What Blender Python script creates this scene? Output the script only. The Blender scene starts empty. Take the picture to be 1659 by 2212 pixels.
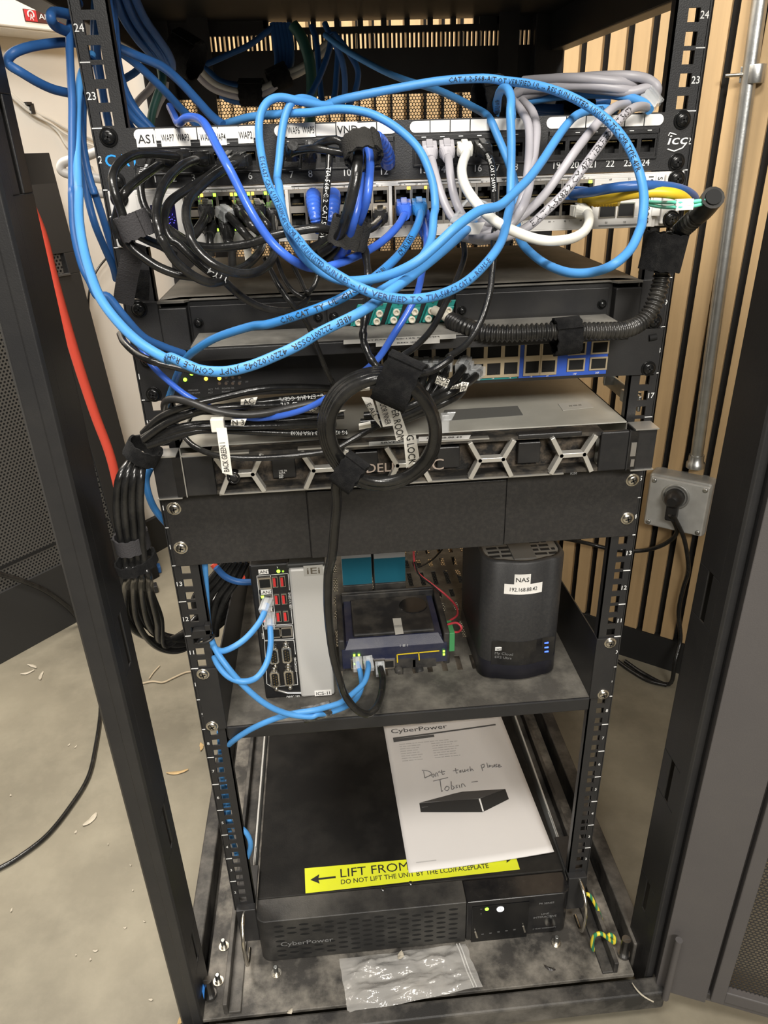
import bpy, bmesh, math, random
from mathutils import Vector, Matrix
random.seed(7)
SC = bpy.context.scene
COL = SC.collection
# ---------------------------------------------------------------- camera
CAM = Vector((-0.07249155815457135, -0.668407929278373, 0.9613454121135122))
RV = Vector((-0.46471271357697097, 0.04754503728128127, -0.07770238392121952))
FPX = 1584.2665824519672
ROT = Matrix.Rotation(RV.length, 3, RV.normalized())
RIGHT = ROT @ Vector((1, 0, 0)); FWD = ROT @ Vector((0, 1, 0)); UP = ROT @ Vector((0, 0, 1))
cd = bpy.data.cameras.new('camera'); cam = bpy.data.objects.new('camera', cd); COL.objects.link(cam)
cd.sensor_fit = 'VERTICAL'; cd.sensor_height = 24.0; cd.sensor_width = 18.0
cd.lens = FPX * 24.0 / 2212.0; cd.clip_start = 0.02; cd.clip_end = 30
mw = Matrix.Identity(4)
for i in range(3):
    mw[i][0] = RIGHT[i]; mw[i][1] = UP[i]; mw[i][2] = -FWD[i]; mw[i][3] = CAM[i]
cam.matrix_world = mw
SC.camera = cam
# ---------------------------------------------------------------- world, lamps, exposure
SC.view_settings.view_transform = 'Standard'; SC.view_settings.look = 'None'
SC.view_settings.exposure = 0.0; SC.view_settings.gamma = 1.0
try: SC.view_settings.use_curve_mapping = False
except Exception: pass
W = bpy.data.worlds.new('world'); SC.world = W; W.use_nodes = True
W.node_tree.nodes['Background'].inputs[0].default_value = (1.0, 0.93, 0.84, 1)
W.node_tree.nodes['Background'].inputs[1].default_value = 0.075
def lamp(name, loc, target, sx, sy, watts, col):
    l = bpy.data.lights.new(name, 'AREA'); l.shape = 'RECTANGLE'; l.size = sx; l.size_y = sy
    l.energy = watts; l.color = col
    o = bpy.data.objects.new(name, l); COL.objects.link(o); o.location = loc
    o.rotation_euler = (Vector(target) - Vector(loc)).to_track_quat('-Z', 'Y').to_euler()
    return o
lamp('ceiling_lamp', (-0.45, -0.98, 2.45), (-0.3, -0.3, 0.5), 0.9, 0.35, 46, (1.0, 0.95, 0.88))
lamp('fill_lamp_behind', (0.38, -2.5, 2.15), (0.05, 0.0, 0.6), 1.0, 0.4, 88, (1.0, 0.955, 0.88))  # added fill behind the camera, brightens the equipment fronts
lamp('fill_lamp_far', (-0.75, 0.55, 2.5), (-0.6, 1.0, 0.7), 0.8, 0.3, 62, (1.0, 0.93, 0.84))  # added unseen lamp that brightens the cream left wall
# ---------------------------------------------------------------- pixel helpers (1659 x 2212 frame)
def ray(u, v): return FWD + RIGHT * ((u - 829.5) / FPX) - UP * ((v - 1106.0) / FPX)
def aty(u, v, y):
    d = ray(u, v); return CAM + d * ((y - CAM.y) / d.y)
def atz(u, v, z):
    d = ray(u, v); return CAM + d * ((z - CAM.z) / d.z)
def atx(u, v, x):
    d = ray(u, v); return CAM + d * ((x - CAM.x) / d.x)
CROP = dict(P=(0, 0, 1), A=(0, 0, 2.37), B=(500, 0, 2.765), C=(1000, 0, 2.5175), D=(130, 400, 2.9105), E=(500, 300, 2.765),
            F=(1000, 300, 2.765), G=(200, 700, 2.765), H=(650, 700, 2.765), I=(1050, 700, 2.724), J=(200, 1050, 2.9625),
            K=(520, 1180, 2.9625), L=(980, 1120, 2.4433), M=(380, 1500, 3.1077), N=(780, 1520, 3.196), O=(1160, 1500, 3.106),
            Q=(0, 1100, 1.9896), R1=(200, 230, 4.1475), R2=(550, 230, 4.1475), R3=(900, 230, 4.1475), R4=(200, 0, 3.19),
            R5=(380, 500, 4.1475), R6=(700, 770, 4.1475), T7=(0, 800, 4.1475), T5=(0, 0, 4.423), T6=(0, 400, 4.425))
def px(tag, s):
    x0, y0, k = CROP[tag]; out = []
    for t in s.split():
        a, b = t.split(','); out.append((x0 + float(a) / k, y0 + float(b) / k))
    return out
def path(*segs, ys):
    """segs: alternating tag, 'x,y x,y ...'; ys: depths spread evenly along the points -> (u, v, y) list"""
    p = []
    for i in range(0, len(segs), 2): p += px(segs[i], segs[i + 1])
    n = len(p); m = len(ys); out = []
    for i, (u, v) in enumerate(p):
        t = i / max(1, n - 1) * (m - 1); k = min(int(t), m - 2) if m > 1 else 0; f = t - k
        y = ys[k] + (ys[k + 1] - ys[k]) * f if m > 1 else ys[0]
        out.append((u, v, y))
    return out
def catmull(p, per=6):
    q = [tuple(2 * a - b for a, b in zip(p[0], p[1]))] + list(p) + [tuple(2 * a - b for a, b in zip(p[-1], p[-2]))]
    out = []
    for i in range(1, len(q) - 2):
        a, b, c, d = q[i - 1], q[i], q[i + 1], q[i + 2]
        for j in range(per):
            t = j / per; t2 = t * t; t3 = t2 * t
            out.append(tuple(0.5 * (2 * b[k] + (c[k] - a[k]) * t + (2 * a[k] - 5 * b[k] + 4 * c[k] - d[k]) * t2 + (3 * b[k] - a[k] - 3 * c[k] + d[k]) * t3) for k in range(len(b))))
    out.append(tuple(p[-1])); return out
def to3(p, per=6): return [aty(u, v, y) for u, v, y in catmull(p, per)]
def sm3(p, per=6): return [Vector(x) for x in catmull([tuple(v) for v in p], per)]
# ---------------------------------------------------------------- materials
MATS = {}
def nd(nt, t, **kw):
    n = nt.nodes.new(t)
    for k, v in kw.items():
        if k in n.inputs: n.inputs[k].default_value = v
        else: setattr(n, k, v)
    return n
def mat(name, col, rough=.5, metal=0, var=None, bump=None, emit=0, spec=.5, dust=None, coat=0, alpha=1, trans=0, stretch=(1, 1, 1), sheen=0):
    """var=(scale, dark factor) mottling; bump=(scale, strength); dust=(scale, amount, colour) patchy grime"""
    if name in MATS: return MATS[name]
    m = bpy.data.materials.new(name); m.use_nodes = True; nt = m.node_tree; L = nt.links
    b = nt.nodes['Principled BSDF']; c4 = (*col, 1)
    b.inputs['Base Color'].default_value = c4; b.inputs['Roughness'].default_value = rough; b.inputs['Metallic'].default_value = metal
    b.inputs['Specular IOR Level'].default_value = spec; b.inputs['Coat Weight'].default_value = coat
    b.inputs['Alpha'].default_value = alpha; b.inputs['Transmission Weight'].default_value = trans
    b.inputs['Sheen Weight'].default_value = sheen
    if emit:
        b.inputs['Emission Color'].default_value = c4; b.inputs['Emission Strength'].default_value = emit
    tc = nd(nt, 'ShaderNodeTexCoord'); mp = nd(nt, 'ShaderNodeMapping'); mp.inputs['Scale'].default_value = stretch
    L.new(tc.outputs['Object'], mp.inputs[0])
    last = None
    if var:
        n = nd(nt, 'ShaderNodeTexNoise', Scale=var[0], Detail=5.0); L.new(mp.outputs[0], n.inputs['Vector'])
        r = nd(nt, 'ShaderNodeValToRGB'); r.color_ramp.elements[0].position = .3; r.color_ramp.elements[1].position = .7
        r.color_ramp.elements[0].color = (*[x * var[1] for x in col], 1); r.color_ramp.elements[1].color = c4
        L.new(n.outputs['Fac'], r.inputs[0]); last = r.outputs[0]
    if dust:
        n = nd(nt, 'ShaderNodeTexNoise', Scale=dust[0], Detail=8.0, Roughness=.65); L.new(mp.outputs[0], n.inputs['Vector'])
        r = nd(nt, 'ShaderNodeValToRGB'); r.color_ramp.elements[0].position = .42; r.color_ramp.elements[1].position = .75
        r.color_ramp.elements[0].color = (0, 0, 0, 1); r.color_ramp.elements[1].color = (dust[1],) * 3 + (1,)
        L.new(n.outputs['Fac'], r.inputs[0])
        mx = nd(nt, 'ShaderNodeMixRGB'); mx.inputs[1].default_value = c4; mx.inputs[2].default_value = (*dust[2], 1)
        L.new(r.outputs[0], mx.inputs[0])
        if last: L.new(last, mx.inputs[1])
        last = mx.outputs[0]
    if last: L.new(last, b.inputs['Base Color'])
    if bump:
        n = nd(nt, 'ShaderNodeTexNoise', Scale=bump[0], Detail=3.0); L.new(mp.outputs[0], n.inputs['Vector'])
        bp = nd(nt, 'ShaderNodeBump', Strength=bump[1], Distance=.001); L.new(n.outputs['Fac'], bp.inputs['Height']); L.new(bp.outputs[0], b.inputs['Normal'])
    MATS[name] = m; return m
def mesh_mat(name, col, pitch, hole, axes=(0, 2), rough=.5):
    """sheet metal with staggered round holes that really let you see through"""
    m = bpy.data.materials.new(name); m.use_nodes = True; nt = m.node_tree; L = nt.links
    b = nt.nodes['Principled BSDF']; b.inputs['Base Color'].default_value = (*col, 1); b.inputs['Roughness'].default_value = rough
    tc = nd(nt, 'ShaderNodeTexCoord'); sp = nd(nt, 'ShaderNodeSeparateXYZ'); L.new(tc.outputs['Object'], sp.inputs[0])
    cb = nd(nt, 'ShaderNodeCombineXYZ'); L.new(sp.outputs[axes[0]], cb.inputs[0]); L.new(sp.outputs[axes[1]], cb.inputs[1])
    ad = nd(nt, 'ShaderNodeVectorMath', operation='ADD'); ad.inputs[1].default_value = (10 * pitch * 1.0, 10 * pitch * math.sqrt(3), 0)
    L.new(cb.outputs[0], ad.inputs[0])
    ds = []
    for off in ((0, 0, 0), (pitch / 2, pitch * math.sqrt(3) / 2, 0)):
        a = nd(nt, 'ShaderNodeVectorMath', operation='ADD'); a.inputs[1].default_value = off; L.new(ad.outputs[0], a.inputs[0])
        w = nd(nt, 'ShaderNodeVectorMath', operation='WRAP'); w.inputs[1].default_value = (pitch / 2, pitch * math.sqrt(3) / 2, 1); w.inputs[2].default_value = (-pitch / 2, -pitch * math.sqrt(3) / 2, -1)
        L.new(a.outputs[0], w.inputs[0])
        l = nd(nt, 'ShaderNodeVectorMath', operation='LENGTH'); L.new(w.outputs[0], l.inputs[0]); ds.append(l.outputs['Value'])
    mn = nd(nt, 'ShaderNodeMath', operation='MINIMUM'); L.new(ds[0], mn.inputs[0]); L.new(ds[1], mn.inputs[1])
    gt = nd(nt, 'ShaderNodeMath', operation='GREATER_THAN'); gt.inputs[1].default_value = hole / 2; L.new(mn.outputs[0], gt.inputs[0])
    L.new(gt.outputs[0], b.inputs['Alpha'])
    return m
DUST = (.30, .27, .22)
BLK = mat('rack_paint', (.017, .017, .018), .42, bump=(900, .15), dust=(9, .04, DUST))
BLKD = mat('dusty_black_paint', (.020, .019, .018), .55, bump=(700, .2), dust=(14, .62, (.25, .23, .20)))
BLKT = mat('dusty_lit_black_top', (.115, .108, .095), .6, var=(18, .7), dust=(22, .5, (.28, .26, .22)))  # dusty, with the base colour also raised for light on the enclosure top
PLA = mat('black_plastic', (.014, .014, .015), .38, bump=(1200, .12), dust=(25, .05, DUST))
PLAS = mat('gloss_black', (.008, .008, .009), .16, dust=(30, .06, DUST))
VOID = mat('dark_inside', (.004, .004, .004), .8)  # near-black that paints the shade in holes and recesses
CBK = mat('black_jacket', (.009, .009, .009), .25, bump=(260, .25), dust=(40, .10, (.2, .19, .17)))
CBL = mat('light_blue_jacket', (.078, .295, .66), .44, spec=.35, var=(30, .86), bump=(300, .1))
CRB = mat('royal_blue_jacket', (.050, .150, .66), .30, var=(30, .85), bump=(300, .1))
CDB = mat('shaded_deep_blue_jacket', (.030, .115, .33), .42, spec=.3, var=(30, .8), bump=(300, .1))  # deep blue, darkened further for cables in shade under the roof
CGR = mat('grey_jacket', (.40, .385, .41), .42, var=(30, .9))
CWH = mat('white_jacket', (.80, .78, .70), .42, var=(40, .93))
CYE = mat('yellow_jacket', (.78, .52, .03), .4)
CAQ = mat('aqua_jacket', (.16, .72, .52), .45)
CTL = mat('dark_green_jacket', (.02, .09, .075), .5)
CRD = mat('red_cord', (.85, .10, .06), .45)
VEL = mat('hook_tape', (.0075, .0075, .008), .95, bump=(1500, 1.0), spec=.1, sheen=.03, dust=(160, .05, (.25, .24, .22)))
VELG = mat('dusty_hook_tape', (.05, .048, .045), .95, bump=(1100, .9), spec=.1, var=(60, .6))
NIK = mat('nickel', (.72, .68, .60), .25, 1.0, bump=(500, .1))
GAL = mat('galvanised_steel', (.55, .56, .55), .38, 1.0, var=(40, .75), bump=(300, .15))
ALU = mat('grey_aluminium', (.62, .61, .58), .42, .9, bump=(900, .1))
SILV = mat('pale_silver_paint', (.62, .60, .55), .35, .6)
BSCR = mat('black_screw_metal', (.02, .02, .02), .22, .6)
PWH = mat('white_plastic', (.82, .80, .76), .4, var=(50, .95))
LBL = mat('white_label', (.86, .84, .80), .5)
INK = mat('black_ink', (.012, .012, .012), .6)
INKB = mat('faded_blue_ink', (.020, .050, .13), .6)
INKW = mat('white_ink', (.78, .78, .76), .6)
INKG = mat('grey_ink', (.20, .20, .20), .6)
STEEL = mat('port_steel', (.60, .55, .48), .33, 1.0)
GOLD = mat('gold_contact', (.6, .45, .2), .3, 1.0)
CLR = mat('clear_plastic', (.75, .77, .78), .12, alpha=.34, spec=.8)
GLED = mat('green_led', (.35, 1.0, .05), .4, emit=3.0)
YLED = mat('yellow_led', (1.0, .62, .05), .4, emit=3.5)
BLED = mat('blue_led', (.05, .12, 1.0), .4, emit=3.0)
WLED = mat('white_led', (1, 1, 1), .4, emit=1.2)
TEAL = mat('teal_adapter', (.02, .27, .24), .4)
IVO = mat('ivory_ferrule', (.75, .70, .58), .4)
# ---------------------------------------------------------------- mesh building
ORG = {}
class MB:
    def __init__(s): s.v = []; s.f = []; s.mi = []; s.sm = []
    def add(s, vs, fs, mi=0, smooth=False):
        o = len(s.v); s.v += [Vector(p) for p in vs]
        for f in fs: s.f.append(tuple(i + o for i in f)); s.mi.append(mi); s.sm.append(smooth)
        return s
    def box(s, x0, x1, y0, y1, z0, z1, mi=0):
        vs = [(x, y, z) for x in (x0, x1) for y in (y0, y1) for z in (z0, z1)]
        return s.add(vs, [(0, 1, 3, 2), (4, 6, 7, 5), (0, 4, 5, 1), (2, 3, 7, 6), (0, 2, 6, 4), (1, 5, 7, 3)], mi)
    def obox(s, c, ax, ay, az, mi=0):
        """box by centre and three half-axes"""
        c, ax, ay, az = map(Vector, (c, ax, ay, az))
        vs = [c + ax * i + ay * j + az * k for i in (-1, 1) for j in (-1, 1) for k in (-1, 1)]
        fl = ax.cross(ay).dot(az) < 0
        fs = [(0, 1, 3, 2), (4, 6, 7, 5), (0, 4, 5, 1), (2, 3, 7, 6), (0, 2, 6, 4), (1, 5, 7, 3)]
        return s.add(vs, [f[::-1] for f in fs] if fl else fs, mi)
    def prism(s, poly, d, mi=0, smooth=False):
        """closed polygon of points extruded along d"""
        p = [Vector(q) for q in poly]; n = len(p); d = Vector(d)
        nn = sum(((p[i] - p[0]).cross(p[(i + 1) % n] - p[0]) for i in range(n)), Vector())
        if nn.dot(d) > 0: p.reverse()
        vs = p + [q + d for q in p]
        fs = [tuple(range(n)), tuple(range(2 * n - 1, n - 1, -1))]
        s.add(vs, fs, mi)
        o = len(s.v) - 2 * n
        for i in range(n):
            j = (i + 1) % n; s.f.append((o + i, o + n + i, o + n + j, o + j)); s.mi.append(mi); s.sm.append(smooth)
        return s
    def rings(s, rs, mi=0, smooth=True, caps=True):
        n = len(rs[0]); vs = [p for r in rs for p in r]; fs = []
        for k in range(len(rs) - 1):
            for i in range(n):
                j = (i + 1) % n; fs.append((k * n + i, k * n + j, (k + 1) * n + j, (k + 1) * n + i))
        s.add(vs, fs, mi, smooth)
        if caps:
            s.add(rs[0], [tuple(range(n - 1, -1, -1))], mi); s.add(rs[-1], [tuple(range(n))], mi)
        return s
    def tube(s, pts, r, seg=10, mi=0, caps=True, flat=1.0):
        pts = [Vector(p) for p in pts]; n = len(pts); rs = []
        t0 = (pts[1] - pts[0]).normalized(); a = t0.orthogonal().normalized()
        for i in range(n):
            t = (pts[min(i + 1, n - 1)] - pts[max(i - 1, 0)])
            t = t.normalized() if t.length > 1e-9 else t0
            a = (a - t * a.dot(t)); a = a.normalized() if a.length > 1e-6 else t.orthogonal().normalized()
            b = t.cross(a); rr = r(i / (n - 1)) if callable(r) else r
            rs.append([pts[i] + a * (rr * math.cos(2 * math.pi * k / seg)) + b * (rr * flat * math.sin(2 * math.pi * k / seg)) for k in range(seg)])
        return s.rings(rs, mi, True, caps)
    def cyl(s, p0, p1, r, seg=20, mi=0, r1=None, smooth=True):
        p0, p1 = Vector(p0), Vector(p1); t = (p1 - p0).normalized(); a = t.orthogonal().normalized(); b = t.cross(a)
        mk = lambda p, q: [p + a * (q * math.cos(2 * math.pi * k / seg)) + b * (q * math.sin(2 * math.pi * k / seg)) for k in range(seg)]
        return s.rings([mk(p0, r), mk(p1, r if r1 is None else r1)], mi, smooth)
    def lathe(s, p0, axis, prof, seg=20, mi=0):
        """prof: (distance along axis, radius)"""
        p0 = Vector(p0); t = Vector(axis).normalized(); a = t.orthogonal().normalized(); b = t.cross(a)
        return s.rings([[p0 + t * h + a * (r * math.cos(2 * math.pi * k / seg)) + b * (r * math.sin(2 * math.pi * k / seg)) for k in range(seg)] for h, r in prof], mi, True)
    def quad(s, a, b, c, d, mi=0): return s.add([a, b, c, d], [(0, 1, 2, 3)], mi)
    def build(s, name, mats, parent=None, bevel=0, org=None, seg=2):
        if not isinstance(mats, (list, tuple)): mats = [mats]
        if org is None:
            if parent is not None: org = ORG[parent.name]
            else:
                lo = [min(p[i] for p in s.v) for i in range(3)]; hi = [max(p[i] for p in s.v) for i in range(3)]
                org = Vector(((lo[0] + hi[0]) / 2, (lo[1] + hi[1]) / 2, lo[2]))
        org = Vector(org)
        me = bpy.data.meshes.new(name); me.from_pydata([tuple(p - org) for p in s.v], [], s.f)
        for m in mats: me.materials.append(m)
        me.polygons.foreach_set('material_index', s.mi); me.polygons.foreach_set('use_smooth', s.sm); me.update()
        o = bpy.data.objects.new(name, me); COL.objects.link(o)
        if parent is not None: o.parent = parent; o.location = org - ORG[parent.name]
        else: o.location = org
        ORG[o.name] = org
        if bevel:
            bm = o.modifiers.new('bevel', 'BEVEL'); bm.width = bevel; bm.segments = seg; bm.limit_method = 'ANGLE'; bm.angle_limit = math.radians(40)
        return o
def tag(o, label, cat, group=None):
    o['label'] = label; o['category'] = cat
    if group: o['group'] = group
    return o
def thing(name, label, cat, loc, group=None):
    o = bpy.data.objects.new(name, None); COL.objects.link(o); o.location = loc; o.empty_display_size = .02
    ORG[o.name] = Vector(loc); return tag(o, label, cat, group)
def struct(o, label=None):
    o['kind'] = 'structure'
    if label: o['label'] = label
    return o
def dup(o, parent, delta, name=None):
    """copy of a part (shared mesh) under the same parent, moved by delta"""
    c = o.copy(); COL.objects.link(c); c.parent = parent; c.location = o.location + Vector(delta)
    ORG[c.name] = ORG[o.name] + Vector(delta); return c
# ---------------------------------------------------------------- lettering
TXT = {}
def glyphs(s, res=3):
    if s in TXT: return TXT[s]
    cu = bpy.data.curves.new('t', 'FONT'); cu.body = s; cu.resolution_u = res; cu.size = 1; cu.offset = 0 if 'M' in s else .006
    o = bpy.data.objects.new('t', cu); COL.objects.link(o)
    bpy.context.view_layer.update()
    me = bpy.data.meshes.new_from_object(o.evaluated_get(bpy.context.evaluated_depsgraph_get()))
    vs = [Vector((v.co.x, v.co.y)) for v in me.vertices]; fs = [tuple(p.vertices) for p in me.polygons]
    bpy.data.objects.remove(o); bpy.data.curves.remove(cu); bpy.data.meshes.remove(me)
    x0 = min(v.x for v in vs); x1 = max(v.x for v in vs)
    TXT[s] = ([Vector((v.x - x0, v.y)) for v in vs], fs, x1 - x0); return TXT[s]
def put_text(mb, s, o, X, Y, h, w=None, align='L', eps=.00025, mi=0, slant=0):
    """letters of cap height h starting at o along X, up along Y; w squeezes to a width"""
    vs, fs, W0 = glyphs(s); X = Vector(X).normalized(); Y = Vector(Y).normalized(); N = X.cross(Y)
    k = h / .69; kx = k if w is None else w / W0; sh = {'L': 0, 'C': -.5, 'R': -1}[align] * W0 * kx
    mb.add([Vector(o) + X * (v.x * kx + sh + slant * v.y * k) + Y * (v.y * k) + N * eps for v in vs], fs, mi); return mb
def text_part(name, items, m, parent):
    mb = MB()
    for it in items: put_text(mb, *it[:5], **(it[5] if len(it) > 5 else {}))
    return mb.build(name, m, parent)
XA = Vector((1, 0, 0)); ZA = Vector((0, 0, 1)); YA = Vector((0, 1, 0))
# ---------------------------------------------------------------- the room
UU = .04445
FLOOR = -.12
conc = mat('concrete', (.245, .220, .163), .6, var=(2.6, .5), dust=(8, .5, (.34, .31, .235)), bump=(60, .35))
nt = conc.node_tree
fl = MB().box(-3, 3, -3, 3.5, FLOOR - .05, FLOOR); struct(fl.build('floor', conc, org=(0, 0, FLOOR)))
WA = Vector((.373, .828, 0)); WT = Vector((math.cos(math.radians(-38.175)), math.sin(math.radians(-38.175)), 0)); WN = Vector((WT.y, -WT.x, 0))
if WN.y > 0: WN = -WN
def wallp(s, z, off=0): return WA + WT * s + WN * off + ZA * z
felt = mat('black_felt', (.012, .011, .010), .95, bump=(900, .5))
wood = mat('oak_veneer', (.50, .345, .180), .5, var=(7, .80), stretch=(9, 9, .55), dust=(5, .30, (.37, .235, .11)), bump=(60, .1))
wb = MB(); wb.obox(wallp(.45, 1.15, -.012), WT * 1.55, WN * .01, ZA * 1.27)
wr = struct(wb.build('wall_right', felt, org=wallp(.45, FLOOR)))
sl = MB()
for k in range(-27, 32):
    sl.obox(wallp(.04 * k + .0265, 1.19, .005), WT * .0135, WN * .006, ZA * 1.229)
sl.build('slat_panel', wood, wr, .0008)
struct(MB().obox(wallp(.45, FLOOR + .04, .006), WT * 1.55, WN * .008, ZA * .04).build('baseboard_right', mat('black_baseboard', (.012, .012, .012), .6)))
LT = Vector((-WN.x, -WN.y, 0)).normalized(); CORNER = WA + WT * (-1.087)
LN = Vector((WT.x, WT.y, 0))  # faces the rack
def leftp(t, z, off=0): return CORNER - LT * t + LN * off + ZA * z
wht = mat('cream_wall', (.82, .79, .73), .7, var=(4, .95), bump=(200, .1))
struct(MB().obox(leftp(.9, 1.15, -.01), LT * 1.1, LN * .01, ZA * 1.27).build('wall_left', wht))
struct(MB().obox(leftp(.9, FLOOR + .055, .006), LT * 1.1, LN * .008, ZA * .055).build('baseboard_left', MATS['black_baseboard']))
# ---------------------------------------------------------------- the open rack
rack = thing('server_rack', 'black open-sided equipment rack standing on the concrete floor', 'rack', (0, .27, FLOOR))
ZT = 1.15
def zx(u, v, x): return atx(u, v, x).z
def post(name, xo, xi, slots):
    """front corner post: outer face strip, rounded ridge, inner side flange with slots"""
    s = 1 if xi > xo else -1
    b = MB(); w = abs(xi - xo)
    b.prism([(xo, -.062, FLOOR + .02), (xo, -.087, FLOOR + .02), (xo + s * .003, -.09, FLOOR + .02), (xo + s * w * .55, -.09, FLOOR + .02),
             (xo + s * w * .6, -.094, FLOOR + .02), (xo + s * w * .93, -.094, FLOOR + .02), (xi, -.091, FLOOR + .02), (xi, -.076, FLOOR + .02), (xo + s * .004, -.062, FLOOR + .02)], (0, 0, ZT - FLOOR - .02), smooth=False)
    x0, x1 = sorted((xi, xi - s * .002))
    zs = [FLOOR + .02]
    for a, c in slots: zs += [a, c]
    zs.append(ZT)
    for i in range(0, len(zs), 2): b.box(x0, x1, -.077, -.034, zs[i], zs[i + 1])
    for a, c in slots:
        b.box(x0, x1, -.077, -.062, a, c); b.box(x0, x1, -.053, -.034, a, c)
    x0, x1 = sorted((xi, xi - s * .02)); b.box(x0, x1, -.036, -.034, FLOOR + .02, ZT)
    return b.build(name, BLK, rack, .0008)
post('corner_post', -.318, -.289, [(.02, .075), (.235, .30), (.50, .56), (.935, 1.0)])
post('corner_post', .330, .304, [(.03, .085), (.235, .30), (.50, .56), (.935, 1.0)])
for x in (-1, 1):
    b = MB(); x0, x1 = sorted((x * .318, x * .272)); b.box(x0, x1, .62, .66, FLOOR + .02, ZT); b.build('rear_post', BLK, rack, .002)
    b = MB(); x0, x1 = sorted((x * .322, x * .300)); b.box(x0, x1, -.06, .63, FLOOR + .02, -.04)
    x0, x1 = sorted((x * .300, x * .288)); b.box(x0, x1, -.06, .63, FLOOR + .02, -.085)
    b.build('side_sill', BLKD, rack, .002)
    b = MB(); x0, x1 = sorted((x * .322, x * .296)); b.box(x0, x1, -.08, .65, 1.08, ZT); b.build('top_side_rail', BLK, rack, .002)
    b = MB(); x0, x1 = sorted((x * .242, x * .212)); b.box(x0, x1, .60, .605, -.05, ZT); b.build('rear_mounting_rail', BLK, rack)
MB().box(-.325, .322, -.119, -.096, -.088, -.054).build('front_sill', BLKD, rack, .003)
MB().box(-.29, .29, -.09, .64, -.062, -.056).build('base_plate', mat('dusty_base_plate', (.050, .046, .041), .6, var=(11, .45), dust=(19, .95, (.29, .265, .225)), bump=(500, .25)), rack, .001)
MB().box(-.262, -.256, -.086, .62, -.056, -.035).box(-.256, -.240, -.086, .62, -.056, -.052).build('base_channel', BLKD, rack, .001)
MB().box(.262, .268, -.086, .62, -.056, -.035).box(.247, .262, -.086, .62, -.056, -.052).build('base_channel', BLKD, rack, .001)
MB().box(-.322, .322, -.094, .66, 1.128, ZT).build('roof_panel', mat('roof_shade_black', (.006, .006, .006), .5), rack, .002)  # roof black taken darker to put its underside in shade
# rear top rail: solid band with rows of upright slots, daylight band above it
def zr(v, u=760, y=.645): return aty(u, v, y).z
z0, z1, z2, z3 = zr(206), zr(106), zr(73), zr(58)
b = MB(); b.box(-.29, .29, .64, .65, z0, z1); b.box(-.29, .29, .64, .65, z2, z3)
x = -.275
while x < .275:
    b.box(x, x + .0035, .64, .65, z1, z2); x += .0068
b.build('rear_slotted_rail', BLK, rack)
b = MB()
for k in range(-3, 8): b.box(.0352 * k - .03, .0352 * k - .022, .64, .65, z3, 1.13)
b.box(.19, .29, .64, .65, z3, 1.13); b.box(-.29, -.13, .64, .65, z3, 1.13); b.build('rear_top_lip', BLK, rack)
MB().box(-.272, .272, .648, .649, -.05, z0 + .002).build('rear_mesh_door', mesh_mat('rear_perforated_steel', (.012, .012, .012), .0050, .0042), rack)
# front mounting rails
def front_rail(sx):
    b = MB(); X = lambda a, c: sorted((sx * a, sx * c))
    zb, zt = .03, 1.14
    x0, x1 = X(.2375, .2450); b.box(x0, x1, 0, .002, zb, zt)
    x0, x1 = X(.2175, .2278); b.box(x0, x1, 0, .002, zb, zt)
    prev = zb
    for n in range(1, 27):
        for o in (.00635, .022225, .0381):
            c = (n - 1) * UU + o
            if c - .0048 < zb or c + .0048 > zt: continue
            x0, x1 = X(.2278, .2375); b.box(x0, x1, 0, .002, prev, c - .0048); prev = c + .0048
    x0, x1 = X(.2278, .2375); b.box(x0, x1, 0, .002, prev, zt)
    x0, x1 = X(.2445, .2462); b.box(x0, x1, 0, .010, zb, zt)
    x0, x1 = X(.2175, .2190); b.box(x0, x1, 0, .010, zb, zt)
    x0, x1 = X(.2400, .2425); b.box(x0, x1, .011, .014, zb, zt); b.box(*X(.2400, .2450), .009, .012, zb, zb + .01); b.box(*X(.2400, .2450), .009, .012, zt - .01, zt)
    r = b.build('mounting_rail', BLK, rack)
    t = MB()
    for n in range(2, 25):
        z = (n - .5) * UU; h = .0052 if n > 8 else .0042
        put_text(t, str(n), (sx * .2412, -.0001, z - h / 2), XA, ZA, h, align='C')
        x0, x1 = X(.2375, .2452); t.box(x0, x1, -.0006, 0, n * UU - .0004, n * UU + .0004)
    t.build('unit_numbers', INKW, r); return r
front_rail(-1); front_rail(1)
# open front door, hinged on the right corner post
H = Vector((.3205, -.110, 0)); DD = Vector((.92, -.392, 0)).normalized(); DN = Vector((DD.y, -DD.x, 0))
def dp(s, z, o=0): return H + DD * s + DN * o + ZA * z
door = MB()
def dbox(b, s0, s1, o0, o1, z0, z1): b.obox(dp((s0 + s1) / 2, (z0 + z1) / 2, (o0 + o1) / 2), DD * ((s1 - s0) / 2), DN * ((o1 - o0) / 2), ZA * ((z1 - z0) / 2)); return b
DTOP = 1.13
dbox(door, -.008, .053, -.004, 0, -.064, DTOP); dbox(door, -.0085, -.006, -.030, 0, -.064, DTOP); dbox(door, .053, .062, -.012, -.010, -.064, DTOP)
dbox(door, .051, .054, -.012, 0, -.064, DTOP); dbox(door, 0, .56, -.012, -.004, -.064, -.050)
drm = mat('door_paint', (.080, .074, .073), .5, bump=(700, .2), dust=(10, .04, DUST))
dr = door.build('front_door', drm, rack, .0012)
dbox(dbox(dbox(MB(), .058, .074, -.012, .004, -.052, DTOP - .01), .074, .55, -.012, .0, -.052, -.032), .54, .556, -.012, .004, -.052, DTOP - .01).build('inner_frame', drm, dr, .0015)
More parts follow.
